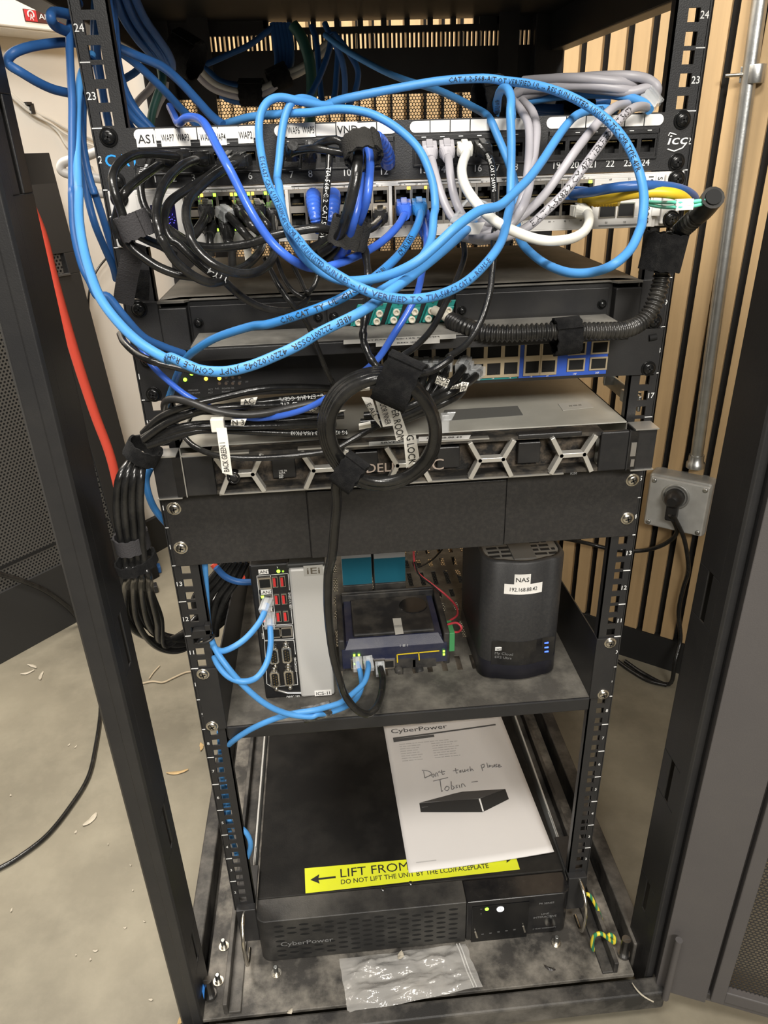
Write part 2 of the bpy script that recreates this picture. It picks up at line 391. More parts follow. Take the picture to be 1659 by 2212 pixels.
# perforated sheet of the door (its own axes so the holes follow the sheet)
pm = mesh_mat('door_perforated_steel', (.03, .029, .029), .0052, .0043)
me = MB().box(.072, .545, -.0004, .0004, -.034, DTOP - .02).build('perforated_sheet', pm, None, org=(0, 0, 0))
me.parent = dr; me.location = dp(0, 0, -.009) - ORG[dr.name]; me.rotation_euler = (0, 0, math.atan2(DD.y, DD.x))
hp = MB(); hp.cyl(dp(.004, -.062, .010), dp(.004, .06, .010), .0045); hp.build('hinge_barrel', drm, dr)
hp = MB(); a = atz(1433, 2094, -.03); hp.tube([a + Vector((-.003, 0, .016)), a + Vector((.004, -.003, -.012))], .0022); hp.build('hinge_pin', mat('zinc_pin', (.7, .69, .66), .4, .6), dr)
# levelling bolt heads on the base, front corners
def jack(u, v, z):
    p = atz(u, v, z); b = MB(); b.cyl(p, p + ZA * .004, .0085, 18, smooth=False); b.cyl(p + ZA * .004, p + ZA * .034, .0060, 18, smooth=False); b.box(p.x - .005, p.x + .005, p.y - .0007, p.y + .0007, p.z + .0338, p.z + .0344)
    return b.build('levelling_foot', mat('dark_zinc', (.20, .20, .20), .35, 1.0, dust=(60, .4, DUST)), rack)
jack(455, 2150, -.054); jack(1347, 2062, -.054)
def stud(u, v, label):
    p = atz(u, v, -.056); b = MB(); t = thing('threaded_stud', label, 'bolt', p, 'threaded studs on the base plate')
    b.lathe(p, (0, 0, 1), [(0, .0072), (.0015, .0072)], 20); b.build('washer', NIK, t)
    b = MB(); b.lathe(p + ZA * .0015, (0, 0, 1), [(0, .0052), (.004, .0052)], 6); b.build('nut', NIK, t)
    b = MB(); pr = []
    for i in range(8): pr += [(.0055 + i * .0012, .0030), (.0061 + i * .0012, .0034)]
    b.lathe(p, (0, 0, 1), pr + [(.0152, .0024)], 14); b.build('thread', GAL, t)
stud(597, 2103, 'silver threaded stud standing left of the crumpled plastic bag')
stud(1201, 2038, 'silver threaded stud by the right front corner of the lowest black unit')
stud(484, 2045, 'silver threaded stud in the left base channel, farther back')
stud(472, 2120, 'silver threaded stud beside the left levelling foot')
# ---------------------------------------------------------------- shared hardware parts
def screw(parent, x, z, y, r=.0055, m=BSCR, wash=True, name='screw'):
    """cross-recess pan head looking out along -Y"""
    b = MB(); p = Vector((x, y, z)); seg = 24
    if wash: b.lathe(p, (0, -1, 0), [(0, r * 1.28), (.0009, r * 1.28), (.0011, r * 1.2)], seg)
    h0 = .0009 if wash else 0
    b.lathe(p, (0, -1, 0), [(h0, r), (h0 + .0008, r), (h0 + .0019, r * .86), (h0 + .0025, r * .6), (h0 + .0027, r * .3)], seg)
    t = h0 + .00275; a = random.random() * 1.5
    for k in (0, 1):
        d = Vector((math.cos(a + k * math.pi / 2), 0, math.sin(a + k * math.pi / 2)))
        b.obox(p + Vector((0, -t, 0)), d * (r * .55), Vector((0, .0002, 0)), d.cross(YA) * (r * .12), 1)
    return b.build(name, [m, VOID], parent)
def port_mb(x, z, y, W, Hh, ow, oh, depth, notch=0, frame=.0006, contacts=True, blind=False):
    """socket: frame ring proud of the face, stepped opening, walls, gold contacts. notch +1 key on top, -1 below"""
    b = MB(); yf = y - frame
    xl, xr, zb, zt = x - W / 2, x + W / 2, z - Hh / 2, z + Hh / 2
    a, c, d, e = x - ow / 2, x + ow / 2, z - oh / 2, z + oh / 2
    for (p, q, r, s) in ((xl, a, zb, zt), (c, xr, zb, zt), (a, c, zb, d), (a, c, e, zt)): b.box(p, q, yf, y + .002, r, s)
    for (p, q, r, s) in ((a - .0005, a, d, e), (c, c + .0005, d, e), (a, c, d - .0005, d), (a, c, e, e + .0005)): b.box(p, q, y, y + depth, r, s, 1)
    if blind: b.box(a, c, yf + frame * .35, y, d, e, 1); contacts = False  # flat dark face painted in for the shaded hollow of the socket
    b.box(a, c, y + depth, y + depth + .0006, d, e, 1)
    if notch:  # shoulders leave a narrow key way
        hh = oh * .30
        r, s = (e - hh, e) if notch > 0 else (d, d + hh)
        b.box(a, a + ow * .27, yf + .0002, y + .004, r, s, 1); b.box(c - ow * .27, c, yf + .0002, y + .004, r, s, 1)
    if contacts:
        zz = (d + oh * .16) if notch > 0 else (e - oh * .16)
        for k in range(8):
            xx = x + (k - 3.5) * ow * .095
            b.box(xx - ow * .022, xx + ow * .022, y + .0015, y + depth * .8, zz - .0004, zz + .0004, 2)
    return b
def led(parent, x, z, y, w, h, m, name='indicator_light'):
    return MB().box(x - w / 2, x + w / 2, y - .0006, y + .0005, z - h / 2, z + h / 2).build(name, m, parent)
def sticker(parent, x, z, y, w, h, text, th, m=LBL, ink=INK, rot=0, name='sticker', dx=0, dz=0, tw=None):
    """paper label on a -Y face with its lettering as a child"""
    c = Vector((x, y - .0003, z)); X = Matrix.Rotation(rot, 3, 'Y') @ XA; Y = Matrix.Rotation(rot, 3, 'Y') @ ZA
    b = MB(); b.obox(c, X * (w / 2), YA * .0002, Y * (h / 2)); s = b.build(name, m, parent)
    if text:
        t = MB(); lines = text.split('|')
        for i, l in enumerate(lines):
            put_text(t, l, c + Vector((0, -.0003, 0)) + X * dx + Y * (dz - th / 2 - (i - (len(lines) - 1) / 2) * th * 1.55), X, Y, th, tw, 'C')
        t.build('lettering', ink, s)
    return s
# ---------------------------------------------------------------- patch panel
z0, z1 = 21 * UU + .0004, 22 * UU - .0004
pp = thing('patch_panel', 'black 24-port patch panel with white write-on strips, topmost unit in the rack', 'patch panel', (0, 0, z0))
GX = (-.2017, -.0918, .0170, .1293); PZ = .9535
PX = [GX[g] + .01525 * i for g in range(4) for i in range(6)]
b = MB(); yF = -.0042
b.box(-.2413, .2413, yF, -.0004, PZ + .0098, z1); b.box(-.2413, .2413, yF, -.0004, z0, PZ - .0098)
xs = [-.2413] + [v for g in GX for v in (g - .0082, g + .0152 * 5 + .0082)] + [.2413]
for i in range(0, 10, 2): b.box(xs[i], xs[i + 1], yF, -.0004, PZ - .0098, PZ + .0098)
b.build('faceplate', BLK, pp)
for g in GX:
    b = MB(); e = .0102; a, c = g - .0090, g + .0152 * 5 + .0090
    b.box(a, c, yF - .0014, yF, PZ + .0086, PZ + .0128); b.box(a, c, yF - .0014, yF, PZ - .0106, PZ - .0088); b.box(a, a + .0014, yF - .0014, yF, PZ - .01, PZ + .0128); b.box(c - .0014, c, yF - .0014, yF, PZ - .01, PZ + .0128)
    f = b.build('port_block', PLA, pp, .0005)
    m = MB()
    for i in range(6): m.box(g + .0152 * i - .0018, g + .0152 * i + .0018, yF - .0018, yF - .0012, PZ + .0108, PZ + .0114)
    m.build('index_marks', INKW, f)
    b = MB(); a, c = g - .0112, g + .0152 * 5 + .0112; r = .0042; zc = .97215; pts = []
    for k in range(9): t = math.pi / 2 + math.pi * k / 8; pts.append((a + r + r * math.cos(t), yF - .0008, zc + r * math.sin(t)))
    for k in range(9): t = -math.pi / 2 + math.pi * k / 8; pts.append((c - r + r * math.cos(t), yF - .0008, zc + r * math.sin(t)))
    b.prism(pts, (0, .0008, 0)); st = b.build('writing_strip', LBL, pp)
    m = MB()
    for i in range(1, 6): xx = a + (c - a) * i / 6; m.box(xx - .0004, xx + .0004, yF - .0010, yF - .0006, zc - r, zc + r)
    m.build('divider_lines', INK, st)
p0 = port_mb(PX[0], PZ, yF, .0152, .0196, .0118, .0100, .011, -1).build('port', [PLA, VOID, GOLD], pp)
for x in PX[1:]: dup(p0, pp, (x - PX[0], 0, 0))
text_part('number_lettering', [(str(i + 1), (PX[i], yF, .9380), XA, ZA, .0052, dict(align='C')) for i in range(24)], INKW, pp)
for x in (-.2325, .2325):
    for z in (22 * UU - .00635, 21 * UU + .00635): screw(pp, x, z, yF, .0056)
text_part('front_logo', [('CAT', (-.2385, yF, .9505), XA, ZA, .0086, dict(w=.027))], mat('blue_print', (.02, .30, .85), .5), pp)
t = MB(); put_text(t, 'icc', (.2225, yF, .9535), XA, ZA, .0072, w=.0165, slant=.25)
t.tube([(.2225, yF - .0004, .9600), (.2235, yF - .0004, .9622), (.2290, yF - .0004, .9606)], .0005, 6); t.tube([(.2232, yF - .0004, .9500), (.2290, yF - .0004, .9482), (.2360, yF - .0004, .9505), (.2392, yF - .0004, .9545)], .0006, 6)
t.build('maker_mark', INKW, pp)
def pst(u0, v0, u1, v1, txt, th, rot=0, tw=None, dx=0):
    a = aty(u0, v0, yF); c = aty(u1, v1, yF); w = c.x - a.x; h = a.z - c.z
    sticker(pp, (a.x + c.x) / 2, (a.z + c.z) / 2, yF - .0012, w, h, txt, th, rot=rot, tw=tw, dx=dx)
pst(292, 283, 340, 317, 'AS1', .0060)
pst(345, 279, 413, 315, 'WAP7  WAP3', .0048, tw=.0215)
pst(429, 279, 491, 313, 'WAP1 WAP4', .0048, tw=.0200)
pst(512, 274, 549, 309, 'WAP2', .0050, tw=.0105)
pst(618, 266, 682, 296, 'WAP6  WAP5', .0048, tw=.0210)
pst(727, 264, 773, 295, 'VND', .0054)
# ---------------------------------------------------------------- white 48-port switch
z0, z1 = 20 * UU + .0004, 21 * UU - .0004
sw = thing('network_switch', 'white 48-port network switch with a small blue screen under the black patch panel', 'network switch', (0, 0, z0))
yS = -.0075; zT, zB = .9215, .9065
SX = [g + .01375 * i for g in (-.1745, -.0887, -.0009, .0862) for i in range(6)]
b = MB(); b.box(-.219, .219, yS, .33, z1 - .001, z1); b.box(-.219, .219, yS, .33, z0, z0 + .001)
b.box(-.219, .219, yS, .002, .9292, z1 - .001); b.box(-.219, .219, yS, .002, z0 + .001, .8988)
xs = [-.219, -.1745 - .0072] + [v for g in (-.1745, -.0887, -.0009) for v in (g + .0688 + .0071, g + .0858 - .0071)] + [.0862 + .0688 + .0071, .219]
for i in range(0, 10, 2): b.box(xs[i], xs[i + 1], yS, .002, .8988, .9292)
b.build('housing', mat('off_white_paint', (.76, .74, .71), .38, .2, var=(30, .93)), sw, .0003)
for s in (-1, 1):
    x0, x1 = sorted((s * .2413, s * .2185)); b = MB(); b.box(x0, x1, -.0045, -.0004, z0, z1)
    if s > 0: b.box(.2235, .2390, -.0085, -.0045, z0 + .002, z1 - .002)
    b.build('ear', MATS['off_white_paint'], sw, .0012)
    for z in (21 * UU - .00635, 20 * UU + .00635): screw(sw, s * .2325, z, -.0085 if s > 0 else -.0045, .0056)
t = MB()
for a in (-.1745, -.0887, -.0009, .0862): t.box(a - .004, a + .0655, yS - .0003, yS, .9312, .9318)
for i, x in enumerate(SX):
    put_text(t, str(2 * i + 1), (x - .0022, yS, .9294), XA, ZA, .0014, align='C'); put_text(t, str(2 * i + 2), (x - .0022, yS, .8962), XA, ZA, .0014, align='C')
    for zz in (.9301, .8969): put_text(t, '+', (x + .0016, yS, zz - .0007), XA, ZA, .0014, align='C')
for s, x, z in (('50', .1755, .8945), ('52', .1918, .8945), ('51', .1918, .9285), ('49', .1755, .9285)): put_text(t, s, (x, yS, z - .0010), XA, ZA, .0016, align='C')
put_text(t, 'USW', (-.2055, yS, .8940), XA, ZA, .0024)
t.build('port_markings', INK, sw)
pt = port_mb(SX[0], zT, yS, .0136, .0150, .0116, .0098, .011, 1).build('port', [STEEL, VOID, GOLD], sw)
pb = port_mb(SX[0], zB, yS, .0136, .0150, .0116, .0098, .011, -1).build('port', [STEEL, VOID, GOLD], sw)
for x in SX[1:]: dup(pt, sw, (x - SX[0], 0, 0)); dup(pb, sw, (x - SX[0], 0, 0))
for x in (.1755, .1918):
    for z in (.9195, .9040): port_mb(x, z, yS, .0148, .0118, .0132, .0098, .02, 0, .0008, False, True).build('fibre_slot', [STEEL, VOID, GOLD], sw)
b = MB(); b.box(-.2085, -.1885, yS - .0006, yS, .9005, .9215); scn = b.build('screen', mat('screen_glass', (.006, .005, .035), .1, coat=.5), sw, .0008)
b = MB(); rr = random.Random(3)
for i in range(46):
    a = rr.random() * 6.28; d = .0035 + rr.random() * .0055; xx = -.1985 + d * math.cos(a); zz = .911 + d * math.sin(a); q = .00012 + .00018 * rr.random(); b.box(xx - q, xx + q, yS - .0009, yS - .0006, zz - q, zz + q)
b.build('screen_dots', mat('screen_blue', (.12, .10, 1.0), .4, emit=3.0), scn)
for i in (0, 1, 2, 3, 4, 5):
    for sx in (-1, 1):
        if (i, sx) in ((0, -1), (2, -1)): continue
        led(sw, SX[i] + sx * .0052, zT + .0058, yS - .0006, .0022, .0024, GLED if (i + sx) % 3 else YLED)
for i, sx in ((1, 1), (2, -1), (2, 1)): led(sw, SX[i] + sx * .0052, zB - .0058, yS - .0006, .0022, .0022, GLED)
led(sw, SX[12] + .0048, zT + .0058, yS - .0006, .0028, .0022, YLED); led(sw, SX[13] + .0052, zT + .0058, yS - .0006, .0022, .0022, YLED); led(sw, SX[23] + .0032, zT + .0058, yS - .0006, .0026, .0022, GLED)
sticker(sw, .2095, .9110, yS - .0002, .0420, .0125, '192.168.88.242', .0042, rot=math.pi / 2, tw=.0375, dz=.001)
sticker(sw, .2180, .9150, -.0090, .0330, .0070, 'S', .0040, rot=math.pi / 2, dx=-.013)
MB().box(.1690, .2055, yS - .0003, yS, .8915, .8926).build('grey_line', INKG, sw)
# ---------------------------------------------------------------- fibre enclosure
z0, z1 = 18 * UU + .0006, 19 * UU - .0004
fe = thing('fibre_enclosure', 'black fibre patch enclosure with teal adapters, on a grey-topped sliding tray', 'fibre panel', (0, 0, z0))
b = MB(); b.box(-.216, .216, .0, .27, z1 - .0015, z1); b.box(-.216, -.2145, .0, .27, z0, z1); b.box(.2145, .216, .0, .27, z0, z1); b.box(-.216, .216, .0, .27, z0, z0 + .0015); b.box(-.216, .216, .268, .27, z0, z1)
b.build('case', BLKT, fe, .0006)
b = MB(); b.prism([(-.216, 0, z1), (-.216, -.006, z1), (-.193, -.006, z1), (-.187, .004, z1), (.187, .004, z1), (.193, -.006, z1), (.216, -.006, z1), (.216, 0, z1), (.2, .012, z1), (-.2, .012, z1)], (0, 0, -.0018)); b.build('top_lip', BLKT, fe)
for s in (-1, 1):
    x0, x1 = sorted((s * .216, s * .192)); MB().box(x0, x1, -.006, .012, z0, z1 - .006).build('end_block', BLK, fe, .001)
    x0, x1 = sorted((s * .2413, s * .2165)); MB().box(x0, x1, -.0035, -.0004, z0, z1).build('ear', BLK, fe, .0008)
    for z in (19 * UU - .00635, 18 * UU + .00635): screw(fe, s * .2325, z, -.0035, .0056)
MB().box(-.192, .192, .004, .007, z0 + .002, z1 - .002).build('back_face', BLK, fe)
for a, c in ((-.190, -.072), (-.070, .044), (.046, .188)):
    pl = MB().box(a, c, .000, .003, z0 + .004, z1 - .006).build('cover_plate', PLA, fe, .0006)
    for xx in (a + .006, c - .006):
        s = screw(fe, xx, (z0 + z1) / 2 + .001, .000, .0034, BSCR, True, 'thumb_screw')
def adapter(u, v):
    p = aty(u, v, -.001); b = MB(); X = Vector((.90, 0, -.43)).normalized(); Z = Vector((.43, 0, .90)).normalized()
    X, Z = Vector((1, 0, .0)), Vector((.40, 0, 1)).normalized()
    b.obox(p + Vector((0, -.0008, 0)), X * .0052, YA * .0008, Z * .0115); b.obox(p + Vector((0, -.005, 0)), X * .0040, YA * .0045, Z * .0072)
    a = b.build('adapter', TEAL, fe, .0005)
    for k in (-1, 1):
        c = p + Z * (.0036 * k); f = MB(); f.lathe(c + Vector((0, -.0085, 0)), (0, -1, 0), [(0, .0031), (.0032, .0031), (.0032, .0016), (.0012, .0014)], 16); f.build('dust_cap', IVO, a)
    for k in (-1, 1):
        c = p + Z * (.0105 * k); f = MB(); f.lathe(c + Vector((0, -.0015, 0)), (0, -1, 0), [(0, .0013), (.0008, .0013), (.001, .0008)], 10); f.build('rivet', NIK, a)
for u, v in ((776, 683), (815, 681), (851, 678), (890, 677), (925, 675), (962, 674)): adapter(u, v)
# tray lip that reaches out over the next unit
yl = -.060
b = MB(); zt = aty(830, 745, yl).z + .004
a = atz(420, 762, zt); c = atz(1350, 706, zt)
b.prism([(-.186, yl, zt - .010), (-.186, yl, zt), (-.186, -.004, zt + .0005), (-.186, -.004, zt - .001), (-.186, yl + .0015, zt - .0016), (-.186, yl + .0015, zt - .010)], (.372, 0, 0))
tr = b.build('tray_lip', BLK, fe, .0006)
MB().box(-.184, .184, yl + .004, -.006, zt + .0004, zt + .0010).build('grey_tray_top', mat('dusty_grey_sheet', (.22, .21, .19), .6, var=(25, .6), dust=(40, .5, (.4, .38, .33))), fe)
def flat_label(parent, quad, z, lines, th, mtl, ink, name='sticker', rows=None):
    """label lying on a horizontal face; quad: pixel corners tl, tr, br, bl"""
    q = [atz(u, v, z) for u, v in quad]; b = MB(); b.prism(q, (0, 0, .0002)); s = b.build(name, mtl, parent)
    X = (q[1] - q[0]).normalized(); Y = (q[0] - q[3]).normalized(); h = (q[0] - q[3]).length; w = (q[1] - q[0]).length; t = MB(); n = len(lines)
    for i, l in enumerate(lines):
        put_text(t, l, q[3] + X * (w / 2) + Y * (h * (n - i - .5) / n - th / 2) + ZA * .0003, X, Y, th, min(w * .92, glyphs(l)[2] * th / .69), 'C')
    t.build('lettering', ink, s); return s
flat_label(fe, ((742, 735), (985, 722), (985, 731), (742, 744)), zt + .0011, ['6 STRAND 50/125 SIG MM'], .0040, mat('dusty_label', (.55, .53, .48), .6), INK)
flat_label(fe, ((812, 741), (950, 733), (950, 741), (812, 749)), zt + .0012, ['RED IDF'], .0036, MATS['dusty_label'], INK)
# ---------------------------------------------------------------- black 20-port switch
z0, z1 = 17 * UU + .0004, 18 * UU - .0004
ps = thing('web_switch', 'black network switch with teal and blue printed port fields below the fibre enclosure', 'network switch', (0, 0, z0))
yP = -.0045
b = MB(); b.box(-.218, .218, -.002, .22, z0, z1); b.build('case', BLK, ps, .0008)
PT, PB = aty(1065, 778, yP).z, aty(1065, 800, yP).z
b = MB(); b.box(-.2413, .2413, yP, -.0004, z0, z1); b.build('faceplate', BLK, ps)
for s in (-1, 1):
    for z in (18 * UU - .00635, 17 * UU + .00635):
        if s > 0 and z > 17.5 * UU: continue
        screw(ps, s * .2325, z, yP, .0056)
    x0, x1 = sorted((s * .226, s * .238))
b = MB(); b.tube([(.229, yP, 18 * UU - .009), (.236, yP, 18 * UU - .008)], .0032, 12); b.build('oval_screw_slot', [VOID], ps)
xa, xb, xc = aty(900, 810, yP).x, aty(1118, 800, yP).x, aty(1310, 790, yP).x
MB().box(xa, xb, yP - .0004, yP, z0 + .003, z1 - .004).build('teal_field', mat('teal_print', (.01, .20, .20), .5), ps)
MB().box(xb + .001, xc, yP - .0004, yP, z0 + .003, z1 - .004).build('blue_field', mat('blue_field_print', (.03, .10, .52), .5), ps)
TANF = mat('tan_steel', (.58, .48, .33), .4, .5)
g0 = aty(1102, 800, yP).x
cols = [g0 - .0162 * k for k in range(0, 8)] + [aty(1148, 797, yP).x, aty(1183, 795, yP).x]
zb0 = z0 + .0135; zt0 = zb0 + .0165
q = None
for x in cols:
    for z, nn in ((zt0, 1), (zb0, -1)):
        if q is None or nn not in q:
            o = port_mb(x, z, yP - .0004, .0162, .0165, .0126, .0112, .010, nn, .0016, True, True).build('port', [TANF, VOID, GOLD], ps); q = q or {}; q[nn] = (o, x, z)
        else: dup(q[nn][0], ps, (x - q[nn][1], 0, z - q[nn][2]))
for u in (1243, 1291):
    xx = aty(u, 790, yP).x
    for z in (zt0 - .001, zb0): port_mb(xx, z, yP - .0004, .0170, .0125, .0140, .0096, .02, 0, .0014, False, True).build('fibre_slot', [TANF, VOID, GOLD], ps)
t = MB()
for i, x in enumerate(cols[:8]): put_text(t, str(16 - 2 * i), (x, yP - .0004, z0 + .0035), XA, ZA, .0018, align='C')
for s, x in (('18', cols[8]), ('20', cols[9]), ('19F', aty(1243, 790, yP).x), ('20F', aty(1291, 790, yP).x)): put_text(t, s, (x, yP - .0004, z0 + .0035), XA, ZA, .0018, align='C')
t.build('number_lettering', INKW, ps)
for u, v, m in ((400, 820, GLED), (414, 807, GLED), (445, 818, YLED), (474, 817, YLED)):
    p = aty(u, v, yP); b = MB(); b.lathe(p, (0, -1, 0), [(0, .0017), (.0008, .0017), (.0012, .0009)], 14); b.build('indicator_light', m, ps)
b = MB()
for i in range(4):
    for j in range(2):
        p = aty(430 + 14.4 * i + 44, 815 + 13 * j, yP); b.lathe(p, (0, -1, 0), [(0, .0014), (.0006, .0014)], 10)
b.build('unlit_indicators', mat('unlit_lens', (.12, .09, .07), .4), ps)
t = MB()
for s, u, v in (('Web', 380, 776), ('1000 LINK', 407, 845), ('10/100 LINK', 407, 851), ('ACT', 450, 843), ('ACT', 450, 850), ('PoE:', 465, 841), ('POWER OK', 480, 841), ('POWER FAIL', 480, 848)):
    h = .0026 if s == 'Web' else .0015; put_text(t, s, aty(u, v, yP), XA, ZA, h)
for i, s in enumerate(('17F', '18F', '19F', '20F')): put_text(t, s, aty(488 + 14 * i, 826, yP), XA, ZA, .0014)
t.build('panel_lettering', INKG, ps)
# ---------------------------------------------------------------- rack server
z0, z1 = 15 * UU + .0005, 16 * UU - .0005
sv = thing('rack_server', 'grey-topped rack server with a dusty silver hexagon front bezel', 'server', (0, .1, z0))
yB = -.030
topm = mat('dusty_zinc_sheet', (.60, .585, .52), .5, .12, var=(14, .72), dust=(35, .45, (.45, .43, .36)), bump=(300, .1))
b = MB(); b.box(-.2175, .2175, yB + .022, .40, z1 - .0012, z1); b.box(-.2175, -.2163, yB + .022, .40, z0, z1); b.box(.2163, .2175, yB + .022, .40, z0, z1); b.box(-.2175, .2175, yB + .022, .40, z0, z0 + .001); b.box(-.2175, .2175, .398, .40, z0, z1); b.build('chassis', topm, sv)
for s in (-1, 1):
    x0, x1 = sorted((s * .2395, s * .2165)); b = MB(); b.box(x0, x1, yB - .001, yB + .020, z1 - .0012, z1); b.box(x0, x1, yB - .001, yB + .004, z0, z0 + .0012); b.build('silver_edge', ALU, sv)
    x0, x1 = sorted((s * .2390, s * .2165)); b = MB(); b.box(x0, x1, yB + .001, yB + .018, z0 + .0012, z1 - .0012); er = b.build('ear', PLA, sv, .0008)
    x0, x1 = sorted((s * .2205, s * .2125)); b = MB(); b.box(x0, x1, yB - .0004, yB + .002, z0 + .002, z1 - .002); pc = b.build('button_strip', PLAS, sv)
    if s > 0:
        b = MB(); b.box(.2140, .2192, yB - .0012, yB - .0002, z0 + .016, z0 + .030); b.box(.2155, .2190, yB - .0012, yB - .0002, z0 + .005, z0 + .0125); b.build('usb_socket', mat('dusty_steel', (.35, .33, .30), .5, .8), pc)
    b = MB(); x0, x1 = sorted((s * .2125, s * .2115)); b.box(x0, x1, yB - .0005, yB + .002, z0 + .001, z1 - .001); b.build('edge_trim', ALU if s < 0 else BLK, sv)
    x0, x1 = sorted((s * .2115, s * .184)); b = MB(); b.prism([(x0, yB, z0 + .0015), (x1, yB, z0 + .0015), (x1, yB + .006, z0 + .0015), (x0, yB + .006, z0 + .0015)], (0, 0, z1 - z0 - .003)); b.build('bezel_cheek', PLA, sv, .0012)
# bezel: deep dark backing with drive bays, rim, hexagon ribs
MB().box(-.186, .186, yB + .018, yB + .021, z0 + .001, z1 - .001).build('drive_bay_wall', mat('dusty_bay', (.012, .011, .010), .8, var=(60, .4), dust=(70, .75, (.22, .17, .12)), bump=(400, .6)), sv)
b = MB(); b.box(-.186, .186, yB + .002, yB + .018, z1 - .005, z1 - .0012); b.box(-.186, .186, yB + .002, yB + .018, z0 + .0012, z0 + .005); b.build('bezel_rim', mat('dusty_bezel', (.014, .013, .012), .6, dust=(60, .55, (.18, .15, .11))), sv)
MB().box(-.182, .150, yB + .0002, yB + .002, z0 + .0006, z0 + .0020).build('silver_bottom_edge', ALU, sv)
MB().box(-.2115, -.150, yB + .000, yB + .006, z1 - .0020, z1 - .0004).build('top_edge_trim', ALU, sv)
MB().box(-.105, .075, yB + .000, yB + .006, z1 - .0018, z1 - .0002).build('top_edge_trim', ALU, sv)
MB().box(.103, .165, yB + .001, yB + .010, z1 - .0040, z1 + .0006).build('top_clip', PLA, sv, .001)
zm = (z0 + z1) / 2 - .0005; yr = yB + .002
cb = aty(1236, 985, yB).x; ca = aty(1061, 997, yB).x; pit = cb - ca
def rib(b, p, q, w):
    p, q = Vector(p), Vector(q); d = (q - p).normalized(); b.obox((p + q) / 2, (q - p) / 2 + d * (w * .35), Vector((0, .0045, 0)), d.cross(YA) * (w / 2))
for k in range(5):
    cx = cb - pit * k; b = MB(); w = .0045
    rib(b, (cx - .0112, yr, zm), (cx + .0112, yr, zm), w)
    rib(b, (cx - .0112, yr, zm), (cx - .0205, yr, z1 - .005), w); rib(b, (cx + .0112, yr, zm), (cx + .0205, yr, z1 - .005), w)
    rib(b, (cx - .0112, yr, zm), (cx - .0195, yr, z0 + .004), w); rib(b, (cx + .0112, yr, zm), (cx + .0195, yr, z0 + .004), w)
    b.build('hexagon_rib', SILV, sv, .0005)
    b = MB(); b.box(cx - pit / 2 - .011, cx - pit / 2 + .011, yB + .010, yB + .018, zm - .011, zm + .011); d = b.build('drive_caddy', PLA, sv, .001)
p = aty(505, 1030, yB); b = MB(); b.lathe(p + Vector((0, .004, 0)), (0, -1, 0), [(0, .0066), (.006, .0066), (.007, .0056), (.007, .0042), (.0062, .0040)], 24); lk = b.build('bezel_lock', PLAS, sv)
b = MB(); b.lathe(p + Vector((0, -.002, 0)), (0, -1, 0), [(0, .0036), (.0015, .0034), (.0015, .0014)], 18); b.build('lock_barrel', BLK, lk)
t = MB(); put_text(t, 'DELL', aty(792, 1021, yB - .001), XA, ZA, .0088, w=.030); put_text(t, 'EMC', aty(882, 1018, yB - .001), XA, ZA, .0110, w=.034); t.build('maker_lettering', mat('rose_silver', (.60, .50, .44), .35, .6), sv)
text_part('model_lettering', [('R250', aty(1232, 1025, yB), XA, ZA, .0022)], INKG, sv)
t = MB()
for i, s in enumerate(('1.92 TB', 'SATA', '6Gb', 'SSD')): put_text(t, s, aty(603, 1019 + 4.6 * i, yB + .008), XA, ZA, .0017)
t.build('drive_lettering', INKW, sv)
flat_label(sv, ((797, 955), (905, 948), (905, 957), (797, 964)), z1 + .0002, ['SRVEGR1'], .0046, mat('silver_label', (.5, .5, .47), .5), INK)
flat_label(sv, ((905, 944), (1017, 940), (1013, 948), (902, 953)), z1 + .0002, ['192.168.88.43'], .0042, LBL, INK)
flat_label(sv, ((960, 886), (1118, 877), (1130, 897), (952, 910)), z1 + .0002, ['- - -'], .002, mat('grey_rating_label', (.16, .16, .15), .6), INKG)
flat_label(sv, ((1205, 872), (1268, 866), (1282, 880), (1216, 887)), z1 + .0002, ['||| |||| |||'], .003, MATS['dusty_label'], INKG)
b = MB(); c = atz(1335, 868, z1); b.obox(c + Vector((.006, .01, .010)), XA * .0015, YA * .05, ZA * .008); b.obox(c + Vector((.0, .03, .016)), XA * .006, YA * .001, ZA * .007); b.obox(c + Vector((.004, -.02, .012)), XA * .008, YA * .008, ZA * .006); b.build('slide_rail', GAL, sv, .0008)
MB().box(-.2215, -.2180, 0, .36, z0 + .004, z1 + .004).build('slide_rail', GAL, sv)
# ---------------------------------------------------------------- two-unit blank drawer panel
z0, z1 = 13 * UU + .0004, 15 * UU - .0004
bp = thing('blank_panel', 'black two-unit blank panel with a raised centre flap and four silver screws', 'blank panel', (0, 0, z0))
blp = mat('satin_black_panel', (.020, .019, .019), .42, bump=(1400, .15), dust=(240, .05, DUST))
b = MB(); b.box(-.2413, -.102, -.0028, -.0004, z0, z1); b.box(.1015, .2413, -.0028, -.0004, z0, z1); b.box(-.102, .1015, -.0016, -.0004, z0 + .001, z1); b.build('faceplate', blp, bp, .0006)
b = MB(); b.box(-.1010, .1005, -.0048, -.0018, z0, z1 - .012); b.box(-.1010, .1005, -.0042, -.0018, z1 - .0115, z1 - .0005); b.build('centre_flap', blp, bp, .0008)
for x in (-.2325, .2325):
    for z in (14.5 * UU, 13.5 * UU): screw(bp, x, z, -.0028, .0056, NIK)
